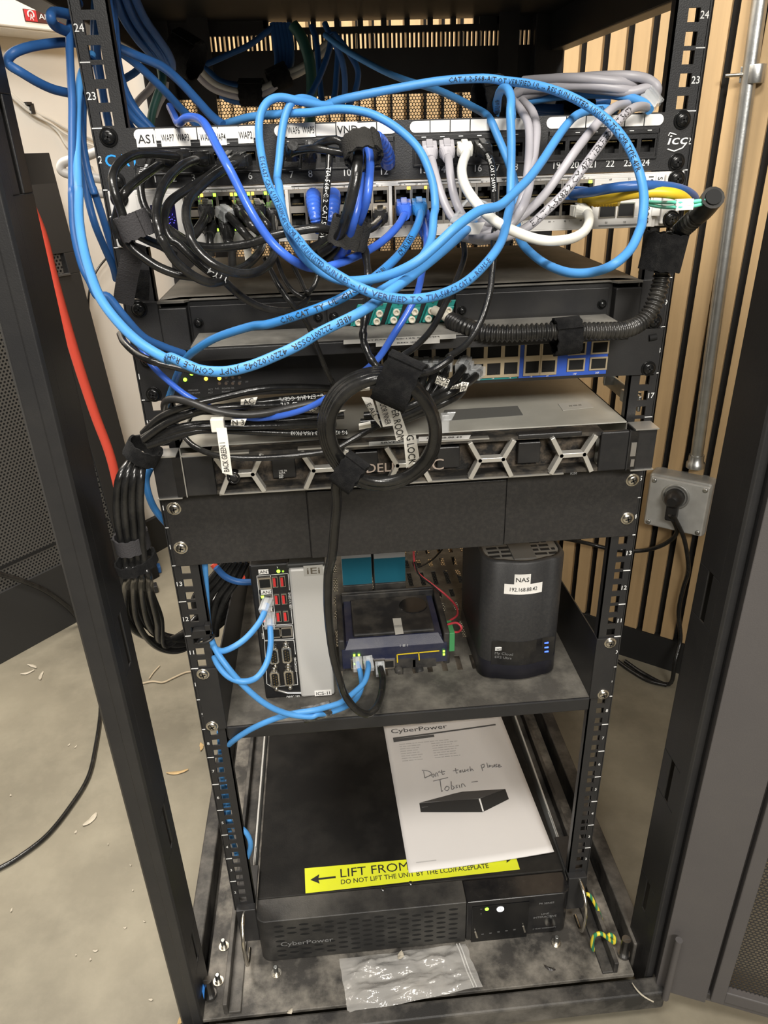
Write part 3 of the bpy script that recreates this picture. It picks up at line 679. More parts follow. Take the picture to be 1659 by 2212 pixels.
# ---------------------------------------------------------------- cantilever shelf
zs = 8 * UU + .0022
sh = thing('rack_shelf', 'black vented rack shelf with dusty grey floor and sloping side walls', 'shelf', (0, .18, zs))
sd = mat('dusty_shelf_floor', (.085, .079, .069), .62, var=(12, .55), dust=(26, .85, (.21, .195, .165)), bump=(500, .3))
b = MB(); xsl = [(-.12 + .0192 * i) for i in range(16)]
def slab(b, y0, y1, slots):
    prev = -.2165
    if slots:
        for x in xsl: b.box(prev, x - .0034, y0, y1, zs - .0012, zs); prev = x + .0034
    b.box(prev, .2165, y0, y1, zs - .0012, zs)
yy = 0.0
for y0, y1 in ((.068, .098), (.135, .175), (.20, .222), (.236, .258), (.272, .312), (.326, .352), (.366, .39)):
    slab(b, yy, y0, False); slab(b, y0, y1, True); yy = y1
slab(b, yy, .42, False); b.build('shelf_floor', sd, sh)
MB().box(-.2165, .2165, -.0035, 0, zs - .018, zs).build('front_lip', BLK, sh, .0012)
for s in (-1, 1):
    x0 = s * .2165; b = MB(); b.prism([(x0, 0, zs - .018), (x0, 0, 10 * UU - .0005), (x0, .010, 10 * UU), (x0, .075, 10 * UU - .003), (x0, .145, zs + .08), (x0, .42, zs + .03), (x0, .42, zs - .01)], (s * .0015, 0, 0)); b.build('side_wall', BLK, sh)
    xa, xb = sorted((s * .2413, s * .2165)); MB().box(xa, xb, -.0026, -.0004, 8 * UU + .0004, 10 * UU - .0004).build('ear', BLK, sh, .0006)
    for z in (10 * UU - .00635, 8 * UU + .00635): screw(sh, s * .2325, z, -.0026, .0056, NIK)
# ---------------------------------------------------------------- slim industrial computer
pa, pb_ = atz(575, 1513, zs), atz(722, 1491, zs)
yc = .0415; xA, xB = -.1735, -.0893; H1 = zs + .190
pcm = thing('industrial_computer', 'slim industrial computer with black port panel and silver right-hand cover on the shelf', 'computer', ((xA + xB) / 2, yc + .06, zs))
xm = xA + (xB - xA) * .50
MB().box(xA, xm + .004, yc, yc + .13, zs, H1).build('port_panel', mat('pc_black', (.010, .010, .011), .4, bump=(900, .1)), pcm, .002)
MB().box(xm + .001, xB, yc - .004, yc + .13, zs + .001, H1 - .006).build('silver_cover', mat('satin_aluminium', (.60, .59, .565), .45, .25, bump=(1500, .12)), pcm, .003)
MB().box(xm - .001, xB, yc - .003, yc + .13, H1 - .006, H1).build('top_cap', mat('dark_grey_cast', (.03, .031, .03), .5), pcm, .002)
yp = yc - .0003
def pcp(cx, cy): return aty(520 + cx / 2.9625, 1180 + cy / 2.9625, yp)
def pclab(cx, cy, cx2, cy2, s, th): a, c = pcp(cx, cy), pcp(cx2, cy2); sticker(pcm, (a.x + c.x) / 2, (a.z + c.z) / 2, yp - .0003, c.x - a.x, a.z - c.z, s, th)
pclab(112, 148, 180, 174, 'LAN3', .0040); pclab(128, 278, 198, 304, 'LAN2', .0040); pclab(140, 394, 206, 416, 'LAN1', .0036)
for cx, cy in ((155, 235), (160, 345), (170, 450)):
    p = pcp(cx, cy); port_mb(p.x, p.z, yp, .0150, .0150, .0118, .0110, .011, -1, .0014, True, True).build('lan_port', [STEEL, VOID, GOLD], pcm)
for cx, cy in ((222, 553), (290, 548)):
    p = pcp(cx, cy); port_mb(p.x, p.z, yp, .0146, .0136, .0118, .0104, .010, 1, .0012, True, True).build('serial_jack', [STEEL, VOID, GOLD], pcm)
redp = mat('usb_red', (.62, .03, .03), .5)
for cx, cy in ((220, 228), (268, 225), (232, 340), (278, 337), (243, 450), (289, 447)):
    p = pcp(cx, cy); b = MB(); W_, H_ = .0060, .0138
    b.box(p.x - W_ / 2, p.x + W_ / 2, yp - .0008, yp + .001, p.z - H_ / 2, p.z + H_ / 2); u = b.build('usb_port', STEEL, pcm)
    b = MB(); b.box(p.x - .0024, p.x + .0024, yp - .0011, yp - .0005, p.z - .0060, p.z + .0060); b.build('socket_hole', VOID, u)
    b = MB(); b.box(p.x - .0021, p.x + .0007, yp - .0014, yp - .0008, p.z - .0056, p.z + .0056); b.build('tongue', redp, u)
for cx, cy in ((215, 690), (296, 683), (222, 838), (310, 830)):
    p = pcp(cx, cy); b = MB(); w_, h_ = .0062, .0118
    prof = [(-w_, -h_ + .002), (-w_ + .002, -h_), (w_ - .003, -h_), (w_ - .0005, -h_ + .003), (w_ - .0005, h_ - .003), (w_ - .003, h_), (-w_ + .002, h_), (-w_, h_ - .002)]
    b.prism([(p.x + a, yp, p.z + c) for a, c in prof], (0, -.0050, 0)); s = b.build('serial_port', NIK, pcm, .0008)
    b = MB(); b.prism([(p.x + a * .62, yp - .0049, p.z + c * .76) for a, c in prof], (0, -.0004, 0)); b.build('socket_face', VOID, s)
    b = MB()
    for i in range(5): b.cyl((p.x - .0014, yp - .0050, p.z + .0072 - .0036 * i), (p.x - .0014, yp - .0068, p.z + .0072 - .0036 * i), .0006, 8)
    for i in range(4): b.cyl((p.x + .0016, yp - .0050, p.z + .0054 - .0036 * i), (p.x + .0016, yp - .0068, p.z + .0054 - .0036 * i), .0006, 8)
    b.build('pins', GOLD, s)
    for k in (-1, 1):
        b = MB(); b.lathe((p.x, yp, p.z + k * (h_ + .0034)), (0, -1, 0), [(0, .0026), (.005, .0026), (.0055, .0014)], 6); b.build('standoff', NIK, s)
t = MB()
def pln(*pts, w=.0003):
    for a, c in zip(pts, pts[1:]):
        p, q = pcp(*a), pcp(*c); d = (q - p); t.obox((p + q) / 2 + Vector((0, -.0002, 0)), d / 2, YA * .0001, d.normalized().cross(YA) * w)
pln((103, 190), (190, 183), (225, 500), (140, 508), (103, 190)); pln((195, 182), (303, 174), (312, 280)); pln((322, 400), (332, 497), (228, 503)); pln((140, 514), (332, 507), (340, 590), (152, 602), (140, 514)); pln((152, 606), (340, 600), (350, 690)); pln((358, 800), (365, 885), (200, 900), (168, 880), (152, 606))
pln((232, 130), (238, 140)); 
t.build('panel_lines', INKW, pcm)
t = MB(); R90 = (ZA, -XA)
put_text(t, 'USB 3.2 GEN2', pcp(328, 400), ZA, -XA, .0026); put_text(t, 'RS232/422/485', pcp(362, 800), ZA, -XA, .0024); put_text(t, 'RS232', pcp(150, 590), ZA, -XA, .0022)
put_text(t, 'DRPC-230', pcp(292, 975), XA, ZA, .0042, w=.0158, slant=.2); t.build('panel_lettering', INKW, pcm)
b = MB(); b.tube([pcp(*q) + Vector((0, -.0003, 0)) for q in ((190, 880), (230, 918), (300, 938), (414, 938))], .0014, 8); b.build('silver_swoosh', ALU, pcm)
for cx, m in ((241, GLED), (271, mat('dim_green_led', (.35, .6, .05), .4, emit=.8))):
    p = pcp(cx, 160); b = MB(); b.lathe(p, (0, -1, 0), [(0, .0021 if cx < 250 else .0013), (.0008, .0018 if cx < 250 else .0011), (.0012, .0008)], 14); b.build('indicator_light', m, pcm)
led(pcm, pcp(140, 320).x, pcp(140, 320).z, yp - .0012, .003, .003, GLED); led(pcm, pcp(148, 470).x, pcp(148, 470).z, yp - .0012, .0025, .003, mat('red_led', (1.0, .05, .03), .4, emit=3.0))
yq = yc - .0041
sticker(pcm, aty(677, 1232, yq).x, aty(677, 1232, yq).z, yq, .0215, .0135, 'iEi', .0080, mat('grey_badge', (.50, .49, .46), .5, .3), mat('bronze_ink', (.12, .10, .07), .5), tw=.0145)
sticker(pcm, aty(698, 1498, yq).x, aty(698, 1498, yq).z + .001, yq, .0205, .0078, 'ICS-1I', .0046, tw=.0165)
# ---------------------------------------------------------------- compact router
ra = atz(745, 1447, zs); xA, xB = -.0775, .0565; yr0 = .080; zr1 = zs + .045
rt = thing('compact_router', 'small dark blue rugged router lying flat on the shelf behind cables', 'router', ((xA + xB) / 2, yr0 + .05, zs))
navy = mat('navy_metal', (.012, .016, .045), .4, bump=(800, .1), dust=(30, .15, DUST)); blkr = mat('router_black', (.016, .016, .017), .5, dust=(30, .25, DUST))
b = MB(); b.box(xA, xB, yr0, yr0 + .105, zs + .006, zr1 - .010); b.prism([(xA + .004, yr0, zr1 - .010), (xB - .004, yr0, zr1 - .010), (xB - .010, yr0 + .010, zr1), (xA + .010, yr0 + .010, zr1)], (0, .001, 0)); b.box(xA + .006, xB - .006, yr0 + .008, yr0 + .10, zr1 - .011, zr1 - .002)
b.build('case', navy, rt, .0018)
for s, x in ((-1, xA), (1, xB)): MB().box(x - .004, x + .004, yr0 + .002, yr0 + .11, zs, zr1 + .004).build('side_rail', blkr, rt, .002)
MB().box(xA + .016, xB - .014, yr0 + .014, yr0 + .095, zr1 - .003, zr1 + .003).build('top_cover', blkr, rt, .002)
b = MB()
for k in range(2): b.box(xA + .004, xB - .004, yr0 + .098 + .006 * k, yr0 + .101 + .006 * k, zs + .01, zr1 + .008)
b.build('rear_bracket', blkr, rt, .001)
b = MB(); b.lathe((xB - .035, yr0 + .07, zr1 + .003), (0, 0, 1), [(0, .019), (.001, .018)], 28); b.build('round_label', PLAS, rt)
flat_label(rt, ((848, 1336), (866, 1335), (872, 1369), (854, 1371)), zr1 + .0034, ['|||||||||||'], .004, MATS['dusty_label'], INKG)
def rp(cx, cy): return aty(520 + cx / 2.9625, 1180 + cy / 2.9625, yr0)
for cx in (742, 815, 885, 948):
    p = rp(cx, 735); port_mb(p.x, p.z - .004, yr0, .0150, .0140, .0116, .0104, .011, -1, .0016, True, True).build('lan_port', [STEEL, VOID, GOLD], rt)
for cx in (1048, 1180):
    p = rp(cx, 735); MB().box(p.x - .016, p.x + .014, yr0 - .001, yr0, p.z - .010, p.z + .004).build('switch_port', blkr, rt)
yb = MB()
for a, c in (((1000, 690), (1270, 665)), ((1000, 690), (1003, 740)), ((1138, 676), (1142, 725))):
    p, q = rp(*a), rp(*c); d = q - p; yb.obox((p + q) / 2 + Vector((0, -.0012, 0)), d / 2, YA * .0003, d.normalized().cross(YA) * .0007)
yb.build('yellow_outline', mat('yellow_print', (.75, .55, .02), .5), rt)
for cx, cy in ((726, 694), (756, 692), (730, 748), (756, 745), (1299, 668), (1299, 688)):
    p = rp(cx, cy); led(rt, p.x, p.z, yr0 - .0012, .0026, .0026, GLED)
for cx in (1010, 1143):
    p = rp(cx, 760); b = MB(); b.lathe(p + Vector((0, 0, -.006)), (0, -1, 0), [(0, .006), (.008, .0055), (.010, .004)], 16); b.build('dust_plug', blkr, rt)
gt = MB(); gt.box(xB + .003, xB + .010, yr0 + .002, yr0 + .030, zr1 - .026, zr1 + .003); gt.build('power_terminal', mat('terminal_green', (.06, .28, .10), .5), rt, .0008)
t = MB(); put_text(t, '|  |||  |', rp(1020, 640), XA, ZA, .003); t.build('face_lettering', INKW, rt)
# ---------------------------------------------------------------- two teal power supplies
tl = mat('petrol_blue_face', (.012, .125, .185), .45, var=(20, .9)); 
for i, (u0, u1, nm) in enumerate(((743, 806, 'petrol blue power supply with pale top, left one of the pair behind the router'), (811, 877, 'petrol blue power supply with pale top, right one of the pair behind the router'))):
    y = .245; a = aty(u0, 1300, y).x; c = aty(u1, 1300, y).x
    t_ = thing('power_supply', nm, 'power supply', ((a + c) / 2, y + .04, zs), 'power supplies behind the router')
    MB().box(a, c, y, y + .11, zs, zs + .155).build('case', mat('psu_grey', (.45, .45, .44), .5, .2), t_, .001)
    zz = aty(u0, 1207, y).z; MB().box(a + .0003, c - .0003, y - .0012, y, aty(u0, 1300, y).z, zz).build('blue_front', tl, t_)
    b = MB(); b.box(a, c, y - .004, y, zs, zs + .028); b.build('terminal_block', blkr, t_, .0008)
    b = MB()
    for k in range(4): b.lathe((a + (c - a) * (k + .5) / 4, y - .004, zs + .014), (0, -1, 0), [(0, .0022), (.001, .0020)], 10)
    b.build('terminal_screws', NIK, t_)
# ---------------------------------------------------------------- network storage box
NX, NW, NY, ND, NH = .1410, .0990, .0395, .150, .1715
ns = thing('storage_drive', 'black rounded network storage box with two white labels on the right of the shelf', 'storage drive', (NX, NY + ND / 2, zs))
def nas_ring(z, g=0):
    r = []; w, d = NW / 2 - g, ND; R = .020
    pts = []
    for k in range(13): t = math.pi + math.pi / 2 * k / 12; pts.append((-w + R + R * math.cos(t), NY + g + R + .004 + R * math.sin(t)))
    for k in range(1, 8): s = k / 8; pts.append((-w + R + (2 * w - 2 * R) * s, NY + g + .004 - .006 * math.sin(math.pi * s)))
    for k in range(13): t = 1.5 * math.pi + math.pi / 2 * k / 12; pts.append((w - R + R * math.cos(t), NY + g + R + .004 + R * math.sin(t)))
    for k in range(13): t = math.pi / 2 * k / 12; pts.append((w - R + R * math.cos(t), NY + d - g - R + R * math.sin(t)))
    for k in range(13): t = math.pi / 2 + math.pi / 2 * k / 12; pts.append((-w + R + R * math.cos(t), NY + d - g - R + R * math.sin(t)))
    return [Vector((NX + x, y, z)) for x, y in pts]
b = MB(); b.rings([nas_ring(zs + .001, .004), nas_ring(zs + .003), nas_ring(zs + .028)]); b.build('base_band', mat('storage_navy_black', (.013, .013, .020), .35), ns)
b = MB(); b.rings([nas_ring(zs + .0282, .0002), nas_ring(zs + NH - .003), nas_ring(zs + NH, .0025), nas_ring(zs + NH, .005), nas_ring(zs + NH - .002, .0052)]); b.build('housing', mat('storage_black', (.022, .022, .023), .5, bump=(1600, .2), dust=(300, .05, DUST)), ns)
gm = mat('grey_grille', (.14, .135, .125), .6, dust=(50, .5, (.28, .26, .22)))
b = MB(); zt = zs + NH
b.rings([nas_ring(zt - .0035, .0055), nas_ring(zt - .0015, .0055)]); gr = b.build('top_grille', gm, ns)
b = MB(); rr = random.Random(5)
for j in range(13):
    y = NY + .016 + j * .0095
    for a, c in ((-.040, -.014), (.014, .040)):
        x = a
        while x < c - .004:
            w = .006 + rr.random() * .010; x2 = min(c, x + w); b.box(NX + x, NX + x2, y, y + .0042, zt - .0015, zt - .0009); x = x2 + .0025
b.build('grille_mesh', VOID, gr)
MB().box(NX - .0135, NX + .0135, NY + .008, NY + .12, zt - .0015, zt - .0003).build('top_cover_plate', mat('grey_plate', (.10, .097, .09), .55), gr, .0008)
def nasy(x): return NY + .004 - .006 * math.sin(math.pi * max(0, min(1, (x - NX + NW / 2 - .02) / (NW - .04))))
def curved_label(u0, v0, u1, v1, s, th, m=LBL, ink=INK, tw=None, name='sticker', bulge=.0004):
    y = NY - .001; a, c = aty(u0, v0, y), aty(u1, v1, y); n = 10; b = MB(); rs = []
    for i in range(n + 1):
        x = a.x + (c.x - a.x) * i / n; y = nasy(x) - bulge; rs.append(((x, y, c.z), (x, y, a.z)))
    for i in range(n): b.quad(rs[i][0], rs[i + 1][0], rs[i + 1][1], rs[i][1])
    o = b.build(name, m, ns); t = MB()
    if s:
        put_text(t, s, ((a.x + c.x) / 2, 0, (a.z + c.z) / 2 - th / 2), XA, ZA, th, tw, 'C')
        for v in t.v: v.y = nasy(v.x) - bulge - .0004
        t.build('lettering', ink, o)
    return o
curved_label(1112, 1241, 1145, 1262, 'NAS', .0058); curved_label(1091, 1264, 1171, 1280, '192.168.88.42', .0050, tw=.032)
w = curved_label(1065, 1390, 1196, 1430, '', 0, PLAS, name='front_window')
t = MB()
for s, u, v, h in (('My Cloud', 1070, 1417, .0038), ('EX2 Ultra', 1070, 1425, .0034)): put_text(t, s, aty(u, v, NY), XA, ZA, h)
for v_ in t.v: v_.y = nasy(v_.x) - .0009
t.build('window_lettering', INKG, w)
t = MB(); p = aty(1079, 1404, NY); t.box(p.x - .0048, p.x + .0048, nasy(p.x) - .0013, nasy(p.x) - .0005, p.z - .0024, p.z + .0024); bx = t.build('badge', INKW, w)
t = MB(); put_text(t, 'WD', (p.x, nasy(p.x) - .0014, p.z - .0014), XA, ZA, .0028, align='C'); t.build('badge_lettering', INK, bx)
for u, v in ((1182, 1392), (1182, 1402), (1182, 1411)):
    p = aty(u, v, NY); led(ns, p.x, p.z, nasy(p.x) - .0006, .0050, .0017, BLED)
# ---------------------------------------------------------------- battery backup unit at the bottom
zb, zt = -.0545, .0300; yf = -.022
up = thing('battery_backup', 'wide black battery backup unit with a louvred front at the bottom of the rack', 'battery backup', (0, .18, zb))
upt = mat('ups_top', (.0065, .0063, .0062), .55, spec=.15, bump=(500, .15), dust=(6.5, .22, (.10, .092, .08)))
MB().box(-.2165, .2165, .013, .46, zb, zt).build('case', upt, up, .0015)
# face moulding with rounded ends
def fz(y, R=.016):
    pts = []
    for k in range(9): t = math.pi + math.pi / 2 * k / 8; pts.append((-.2165 + R + R * math.cos(t), y + R + R * math.sin(t)))
    return pts
R = .013; pts = [(-.2165, .013), (-.2165, yf + R)] + [(-.2165 + R + R * math.cos(t), yf + R + R * math.sin(t)) for t in [math.pi + math.pi / 2 * k / 8 for k in range(9)]]
xs0, xs1 = .0705, .2165
fcm = mat('ups_face', (.017, .0165, .016), .5, bump=(600, .2), dust=(10, .45, (.16, .15, .13)))
b = MB(); b.prism([(x, y, zb) for x, y in pts + [(xs0, yf), (xs0, .013)]], (0, 0, zt - zb)); fc = b.build('front_moulding', fcm, up, .0022, seg=3)
b = MB()
for c in range(15):
    for r in range(7):
        x = -.187 + c * .0171; z = zb + .0105 + r * .0104 + (.0052 if c % 2 else 0)
        if z > zt - .010 or (x < -.105 and abs(z + .0120) < .006 and x > -.185): continue
        w, h = .0066, .0021
        b.prism([(x + w * math.cos(t), yf - .0002, z + h * math.sin(t)) for t in [2 * math.pi * k / 12 for k in range(12)]], (0, .0030, 0))
b.build('louvre_slots', VOID, fc)
text_part('front_logo', [('CyberPower', aty(607, 2044, yf - .0006) , Vector((1, 0, .0)), ZA, .0085, dict(w=.072))], INKG, fc)
R = .011; pts = [(xs0 + .0004, .012), (xs0 + .0004, yf)] + [(.2165 - R + R * math.cos(t), yf + R + R * math.sin(t)) for t in [1.5 * math.pi + math.pi / 2 * k / 8 for k in range(9)]] + [(.2165, .012)]
b = MB(); b.prism([(x, y, zb + .002) for x, y in pts], (0, 0, zt - zb - .0025)); gl = b.build('gloss_end', PLAS, up, .0018, seg=3)
def ufp(cx, cy): return aty(780 + cx / 3.196, 1520 + cy / 3.196, yf)
b = MB(); a, c = ufp(768, 1390), ufp(1140, 1610); b.box(a.x, c.x, yf - .0012, yf, c.z - .004, a.z - .004); dsp = b.build('control_panel', mat('panel_black', (.005, .005, .005), .22), up, .0008)
p = ufp(867, 1412); b = MB(); b.lathe(p + Vector((0, -.0012, 0)), (0, -1, 0), [(0, .0028), (.0008, .0026), (.0012, .0012)], 16); b.build('green_light', GLED, dsp)
p = ufp(960, 1412); b = MB(); b.lathe(p + Vector((0, -.0012, 0)), (0, -1, 0), [(0, .0052), (.0010, .0050), (.0013, .0040)], 24); pw = b.build('power_button', WLED, dsp)
b = MB(); b.tube([p + Vector((.0022 * math.cos(t), -.0026, .0022 * math.sin(t))) for t in [2.2 + 5.1 * k / 12 - .0 for k in range(13)]], .0003, 6); b.box(p.x - .0003, p.x + .0003, p.y - .0028, p.y - .0025, p.z + .0008, p.z + .0032); b.build('power_symbol', INKG, pw)
t = MB()
for s, cx, cy in (('~', 820, 1418), ('!', 825, 1452)): put_text(t, s, ufp(cx, cy) + Vector((0, -.0012, 0)), XA, ZA, .004)
for i in range(5): put_text(t, '=', ufp(828 + 55 * i, 1594 - 8 * i) + Vector((0, -.0012, 0)), XA, ZA, .005)
t.build('panel_symbols', INKG, dsp)
for cx, cy in ((792, 1580), (1122, 1542)):
    p = ufp(cx, cy); MB().obox(p + Vector((0, -.0026, 0)), XA * .0014, YA * .0014, Vector((-.0016, 0, .0072))).build('silver_latch', NIK, dsp, .0006)
t = MB()
for s, cx, cy, h in (('PR SERIES', 1280, 1380, .0036), ('LINE', 1270, 1454, .0038), ('INTERACTIVE', 1268, 1474, .0038), ('3 YEAR WARRANTY', 1264, 1550, .0026)): put_text(t, s, ufp(cx, cy) + Vector((0, -.0003, 0)), XA, ZA, h, align='C')
t.build('series_lettering', INKG, gl)
# slide rails and wire handles either side
for s in (-1, 1):
    b = MB(); x0, x1 = sorted((s * .2235, s * .2265)); b.box(x0, x1, .10 if s < 0 else .115, .46, zt - .002, zt + .001); b.box(x0 + s * .0015 if s > 0 else x0, x1 if s > 0 else x1 + s * .0015, .02, .46, zt - .002, zt + .0008); b.box(x0, x1, .02, .46, zt - .03, zt - .002)
    b.build('slide_rail', mat('dull_zinc', (.52, .52, .50), .5, .3, dust=(30, .4, DUST)), up, .0006)
    x0, x1 = sorted((s * .2165, s * .2425)); MB().box(x0, x1, -.010, -.002, zb + .030, zt + .010).box(x0, x1, -.010, .06, zt + .008, zt + .011).build('mounting_ear', BLK, up, .001)
    x = s * .233; b = MB(); b.tube(sm3([Vector((x, -.010, zt + .004)), Vector((x, -.026, zt + .001)), Vector((x, -.040, zt - .016)), Vector((x, -.040, zb + .030)), Vector((x, -.030, zb + .014)), Vector((x, -.008, zb + .012))], 5), .0026, 10); b.build('wire_handle', NIK, up)
yel = mat('warning_yellow', (.62, .66, .018), .5, dust=(40, .08, DUST))
c = [atz(u, v, zt) for u, v in ((658, 1876), (1110, 1837), (1123, 1878), (660, 1930))]
b = MB(); b.prism(c, (0, 0, .0003)); yk = b.build('warning_sticker', yel, up)
X = (c[2] - c[3]).normalized(); Y = Vector((-X.y, X.x, 0)); o = c[3] + ZA * .0004; t = MB()
put_text(t, 'LIFT FROM', o + X * .050 + Y * .0185, X, Y, .0135, .098); put_text(t, 'SIDES', o + X * .155 + Y * .0185, X, Y, .0135, .055)
put_text(t, 'DO NOT LIFT THE UNIT BY THE LCD/FACEPLATE', o + X * .050 + Y * .0075, X, Y, .0072, .212)
def arrow(x, s):
    q = o + X * x + Y * .020; t.prism([q, q + X * (s * .013) + Y * .0075, q + X * (s * .0115) + Y * .0015, q + X * (s * .036) + Y * .0015, q + X * (s * .036) - Y * .0015, q + X * (s * .0115) - Y * .0015, q + X * (s * .013) - Y * .0075], (0, 0, .0002))
arrow(.007, 1); arrow(.302, -1); t.build('lettering', INK, yk)
for u, v in ((827, 1921), (887, 1908)): p = atz(u, v, zt); b = MB(); b.lathe(p, (0, 0, 1), [(0, .0034), (.001, .0030), (.0014, .001)], 14); b.build('case_screw', mat('dark_screw', (.15, .15, .15), .3, 1.0), up)
# ---------------------------------------------------------------- printed manual with the handwritten note
zp = zt + .0012
q = [atz(u, v, zp) for u, v in ((828, 1567), (1080, 1543), (1196, 1847), (883, 1886))]
def mp(s, t, h=0):
    top = q[0].lerp(q[1], s); bot = q[3].lerp(q[2], s); p = bot.lerp(top, t)
    lift = .010 * max(0, (s - .25)) ** 2 * (1 - t) ** 1 * 1.2 + .0016 * math.sin(s * 3.1 + .4) * math.sin(t * 5) * .5 + .0009
    return p + ZA * (lift + h)
b = MB(); n = 24; top = [[mp(i / n, j / n) for j in range(n + 1)] for i in range(n + 1)]
vs = [p for r in top for p in r]; N1 = n + 1; fs = []
for i in range(n):
    for j in range(n): fs.append((i * N1 + j, (i + 1) * N1 + j, (i + 1) * N1 + j + 1, i * N1 + j + 1))
b.add(vs, fs, 0, True); low = [p - ZA * .0012 for p in vs]; b.add(low, [f[::-1] for f in fs], 0, True)
edge = [i * N1 for i in range(n)] + [n * N1 + j for j in range(n)] + [i * N1 + n for i in range(n, 0, -1)] + [j for j in range(n, 0, -1)]
o = len(vs); M_ = len(edge)
b.f += [(edge[k], edge[k] + o, edge[(k + 1) % M_] + o, edge[(k + 1) % M_]) for k in range(M_)]; b.mi += [0] * M_; b.sm += [False] * M_
mn = b.build('printed_manual', mat('manual_paper', (.62, .60, .585), .55, var=(6, .97)), None)
tag(mn, 'white printed manual with a handwritten note lying on the battery backup', 'manual')
PWd, PHt = (q[1] - q[0]).length, (q[0] - q[3]).length
def onp(mb, name, m, h=.0004):
    for v in mb.v:
        z = v.z; p = mp(v.x, v.y, h + z); v.x, v.y, v.z = p.x, p.y, p.z
    return mb.build(name, m, mn)
def ptext(mb, s, x, y, h, w=None, slant=0): put_text(mb, s, (0, 0, 0), XA, YA, 1.0); vs, fs, W0 = glyphs(s); n = len(vs); k = h / .69; kx = k if w is None else w / W0
def ptx(mb, s, x, y, h, w=None, slant=0):
    vs, fs, W0 = glyphs(s); k = h / .69; kx = (k * PHt / PWd) if w is None else w / W0
    mb.add([(x + v.x * kx + slant * v.y * k, y + v.y * k, 0) for v in vs], fs)
t = MB(); ptx(t, 'CyberPower', .055, .925, .034, .47)
t.add([(.07, .893, 0), (.93, .893, 0), (.93, .912, 0), (.07, .912, 0)], [(0, 1, 2, 3)]) if False else None
for a, c in ((.06, .36), (.36, .65), (.65, .93)): t.add([(a, .875 + a * .032, 0), (c, .875 + c * .032, 0), (c, .887 + c * .032, 0), (a, .887 + a * .032, 0)], [(0, 1, 2, 3)])
t.add([(.06, .852, 0), (.22, .858, 0), (.40, .864, 0), (.40, .884, 0), (.22, .880, 0), (.06, .877, 0)], [(0, 1, 4, 5), (1, 2, 3, 4)])
onp(t, 'title_print', mat('grey_print', (.075, .075, .075), .6))
t = MB(); rr = random.Random(2)
for i in range(8):
    for x, w in ((.10, .19), (.36, .22)):
        y = .828 - i * .0185
        if i == 0 and x > .2: continue
        ww = (.42 if i == 0 else w * (.75 + .25 * rr.random()))
        xx = x
        while xx < x + ww - .01:
            l = .015 + .035 * rr.random(); x2 = min(xx + l, x + ww); t.add([(xx, y, 0), (x2, y, 0), (x2, y + .0052, 0), (xx, y + .0052, 0)], [(0, 1, 2, 3)]); xx = x2 + .006
t.add([(.06, .045, 0), (.2, .045, 0), (.2, .050, 0), (.06, .050, 0)], [(0, 1, 2, 3)])
onp(t, 'fine_lettering', mat('pale_print', (.42, .41, .40), .6))
# printed picture of the unit
t = MB(); pol = lambda pts: t.add([(x, y, 0) for x, y in pts], [tuple(range(len(pts)))])
NPX = lambda cx, cy: (780 + cx / 3.196, 1520 + cy / 3.196)
def inv(cx, cy):
    P = atz(*NPX(cx, cy), zp + .001); s, tt = .5, .5
    for _ in range(20):
        bot = q[3].lerp(q[2], s); tp = q[0].lerp(q[1], s); tt = (P - bot).dot(tp - bot) / (tp - bot).length_squared
        lf = q[3].lerp(q[0], tt); rg = q[2].lerp(q[1], tt); s = (P - lf).dot(rg - lf) / (rg - lf).length_squared
    return (s, tt)
def polyc(*pts): t.add([(*inv(*p), 0) for p in pts], [tuple(range(len(pts)))][:1])
polyc((402, 690), (412, 752), (840, 755), (815, 662), (640, 672)); polyc((840, 755), (1020, 668), (995, 598), (815, 662))
onp(t, 'picture_front', mat('photo_black', (.022, .022, .022), .6), .0004)
t = MB(); polyc((402, 688), (815, 661), (640, 625)); polyc((640, 625), (815, 661), (995, 598), (700, 612)); onp(t, 'picture_top', mat('photo_grey', (.055, .052, .05), .6), .0005)
t = MB(); polyc((822, 660), (848, 750), (838, 752), (812, 664)); onp(t, 'picture_highlight', INKW, .0006)
t = MB(); ptx(t, 'CyberPower', *inv(420, 722), .006, .045); onp(t, 'picture_lettering', INKG, .0006)
# the handwriting
hw = MB()
def stroke(*pts): hw.tube([Vector((0, 0, 0)) + mp(*inv(*p), .0006) for p in catmull(pts, 4)], .00055, 5)
stroke((432, 470), (440, 515)); stroke((420, 462), (470, 470), (485, 492), (440, 516)); stroke((498, 488), (488, 502), (500, 510), (506, 492), (498, 488)); stroke((516, 508), (516, 484), (526, 482), (532, 504)); stroke((540, 468), (536, 478)); stroke((556, 460), (562, 492), (576, 486)); stroke((544, 478), (580, 470))
stroke((652, 448), (658, 482), (668, 480)); stroke((634, 468), (672, 460)); stroke((678, 470), (690, 464), (680, 478), (694, 474)); stroke((700, 460), (704, 476), (716, 470), (716, 458), (720, 474)); stroke((742, 456), (728, 466), (744, 470)); stroke((752, 438), (756, 470), (764, 454), (776, 468))
stroke((828, 428), (840, 470)); stroke((828, 430), (850, 424), (848, 444), (836, 450)); stroke((868, 414), (876, 448)); stroke((884, 444), (896, 436), (886, 430), (884, 444)); stroke((904, 430), (906, 446), (916, 440), (920, 426), (924, 444)); stroke((938, 424), (928, 432), (940, 440), (930, 446)); stroke((948, 440), (960, 432), (950, 428), (950, 446), (970, 440))
